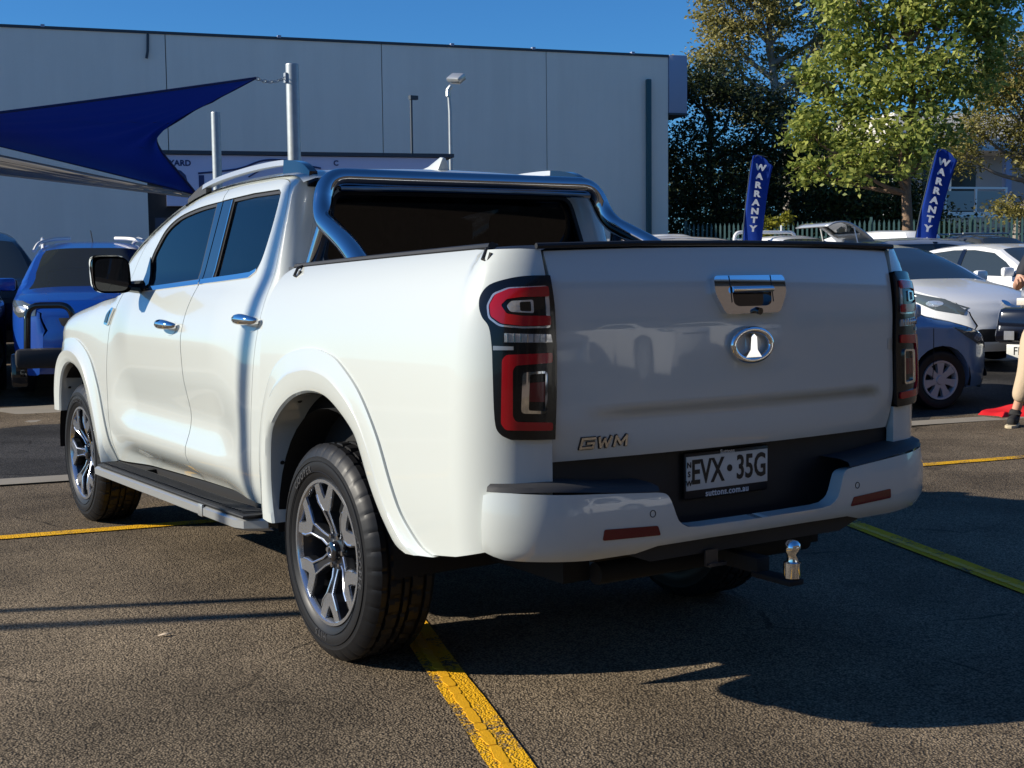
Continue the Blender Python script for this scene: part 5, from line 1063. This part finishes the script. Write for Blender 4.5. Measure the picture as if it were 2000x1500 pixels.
tree('background_tree',44.0,36.0,[(0,0,0),(0,0,4)],.25,[(-6,0,2,2,1.8),(-3.5,0,2.4,2,1.8),(-1,0,2.2,2,1.8),(1.5,0,2,2,1.8),(-5,0,4.6,2,1.5),(-2,0,5,2,1.6),(.6,0,4.4,2,1.5),(4.5,0,2.2,2,1.8)],15000,.24,M['lf_dark'],M['barkd'],'dark distant trees behind the low green tree and trunk')
# ---------------------------------------------------------------- person at the right edge
M['skin']=mat('skin',(.55,.30,.20),.5); M['trouser']=mat('beige_trousers',(.52,.40,.27),.85,bump=(40,.3,.01)); M['shirt']=mat('dark_shirt',(.02,.022,.03),.8); M['shoe']=mat('black_suede',(.02,.019,.018),.8); M['sole']=mat('tan_sole',(.50,.42,.28),.7); M['hair']=mat('dark_hair',(.02,.015,.01),.7)
def skin(name,vs,es,rad,m,parent,sub=2):
    me=bpy.data.meshes.new(name); me.from_pydata(vs,es,[]); o=link(name,me,parent,m)
    md=o.modifiers.new('skin','SKIN'); md.use_smooth_shade=True
    sv=me.skin_vertices[0].data
    for i,r in enumerate(rad): sv[i].radius=(r,r) if not isinstance(r,tuple) else r
    sv[0].use_root=True
    o.modifiers.new('sub','SUBSURF').levels=sub; o.modifiers['sub'].render_levels=sub; return o
px_,py_=7.05,2.66
pe=empty('person',(px_,py_,gz(px_,py_)),-YAW,'person in beige trousers and dark shoes, cut off by the right edge','person')
# local: x right in view, y away from camera
B=[(0,0,.95),(0,0,1.12),(0,-.01,1.30),(0,-.02,1.45),(0,-.03,1.56),(0,-.05,1.64),(0,-.06,1.74),  # pelvis..head
   (-.17,-.02,1.42),(-.30,-.06,1.20),(-.36,-.24,1.24),(-.37,-.30,1.27),                           # left arm bent forward
   (.17,0,1.42),(.24,.02,1.15),(.22,-.10,.95),(.21,-.14,.88),
   (-.10,0,.90),(-.17,-.04,.50),(-.25,.06,.10),(.10,0,.90),(.14,-.10,.50),(.10,.02,.10)]
E_=[(0,1),(1,2),(2,3),(3,4),(4,5),(5,6),(3,7),(7,8),(8,9),(9,10),(3,11),(11,12),(12,13),(13,14),(0,15),(15,16),(16,17),(0,18),(18,19),(19,20)]
rd_=[.14,.135,.15,.12,.055,.085,.09,.07,.045,.035,.03,.07,.045,.035,.03,.06,.05,.04,.06,.05,.04]
skin('body',B,E_,rd_,M['skin'],pe)
skin('shirt',[(0,0,.92),(0,0,1.12),(0,-.01,1.30),(0,-.02,1.44),(-.17,-.02,1.42),(-.27,-.05,1.27),(.17,0,1.42),(.225,.015,1.25)],[(0,1),(1,2),(2,3),(3,4),(4,5),(3,6),(6,7)],[.165,.155,.17,.13,.09,.065,.09,.065],M['shirt'],pe)
skin('trousers',[(0,0,.98),(0,0,.90),(-.11,0,.84),(-.17,-.04,.50),(-.235,.03,.20),(.11,0,.84),(.14,-.10,.50),(.105,0,.20)],[(0,1),(1,2),(2,3),(3,4),(1,5),(5,6),(6,7)],[.19,.19,.145,.10,.075,.145,.10,.075],M['trouser'],pe)
for hx,hy,hz in ((-.37,-.30,1.27),(.21,-.14,.88)):
    for k,(dx,dz,l) in enumerate(((-.028,.0,.075),(-.009,.008,.085),(.010,.006,.08),(.028,-.002,.062),(-.045,-.02,.05))):
        a=V((hx+dx*.6,hy-.03,hz+dz)); skin('finger',[tuple(a),tuple(a+V((dx*.5,-.03,.012))),tuple(a+V((dx*.6,-.03-l*.5,-.005))),tuple(a+V((dx*.55,-.02-l*.8,-.03)))],[(0,1),(1,2),(2,3)],[.012,.010,.009,.007],M['skin'],pe,1)
MB().lathe([(1.665,.095),(1.72,.105),(1.79,.10),(1.84,.07),(1.855,0)],20,'z',Matrix.Translation((0,-.045,0))).build('hair',M['hair'],pe,80)
for s in (-1,1): MB().lathe([(-.012,0),(-.008,.011),(.008,.011),(.012,0)],10,'x',Matrix.Translation((s*.035,-.145,1.735))).build('eye',M['shoe'],pe)
for fx,fy,rz in ((-.27,.02,.55),(.10,.02,.2)):
    so_=empty('shoe'); so_.parent=pe; so_.location=(fx,fy,0); so_.rotation_euler=(0,0,-rz)
    ol=[(-.035,.07),(-.04,0),(-.048,-.10),(-.044,-.17),(-.02,-.21),(.02,-.21),(.044,-.17),(.048,-.10),(.04,0),(.035,.07),(0,.085)]
    MB().prism(ol,lambda a,b:V((a,b,0)),lambda a,b:V((a,b,.03))).build('sole',M['sole'],so_,40,.006)
    skin('upper',[(0,.04,.06),(0,-.06,.062),(0,-.15,.052),(0,.03,.16)],[(0,1),(1,2),(0,3)],[.05,.048,.038,.055],M['shoe'],so_)
# red cloth on the ground
def rag(u,v):
    x=(u-.5)*.44; y=(v-.5)*.30; h=.035+.09*math.exp(-((u-.62)**2+(v-.6)**2)/.06)+.02*math.sin(9*u+3*v)*math.sin(5*v+2*u); e=min(u,1-u,v,1-v); h*=min(1,e*9); return V((x+.05*math.sin(5*v),y+.04*math.sin(6*u),h+.004))
rg_=grid('red_cloth',rag,30,20,mat('red_fabric',(.55,.008,.012),.6),None,80); rg_.location=(7.48,3.32,gz(7.48,3.32)); rg_.rotation_euler=(0,0,-YAW+.25); tag(rg_,'crumpled red cloth lying on the asphalt by the dark shoes','cloth')
MB
lf=MB().add([V((-.03,0,.003)),V((0,.012,.008)),V((.035,.0,.004)),V((0,-.012,.006))],[(0,1,2,3)]).build('fallen_leaf',mat('dry_leaf',(.45,.36,.26),.7),None); lf.modifiers.new('t','SOLIDIFY').thickness=.001; lf.location=(-1.30,.62,.004); tag(lf,'small dry leaf on the asphalt left of the rear wheel','leaf')
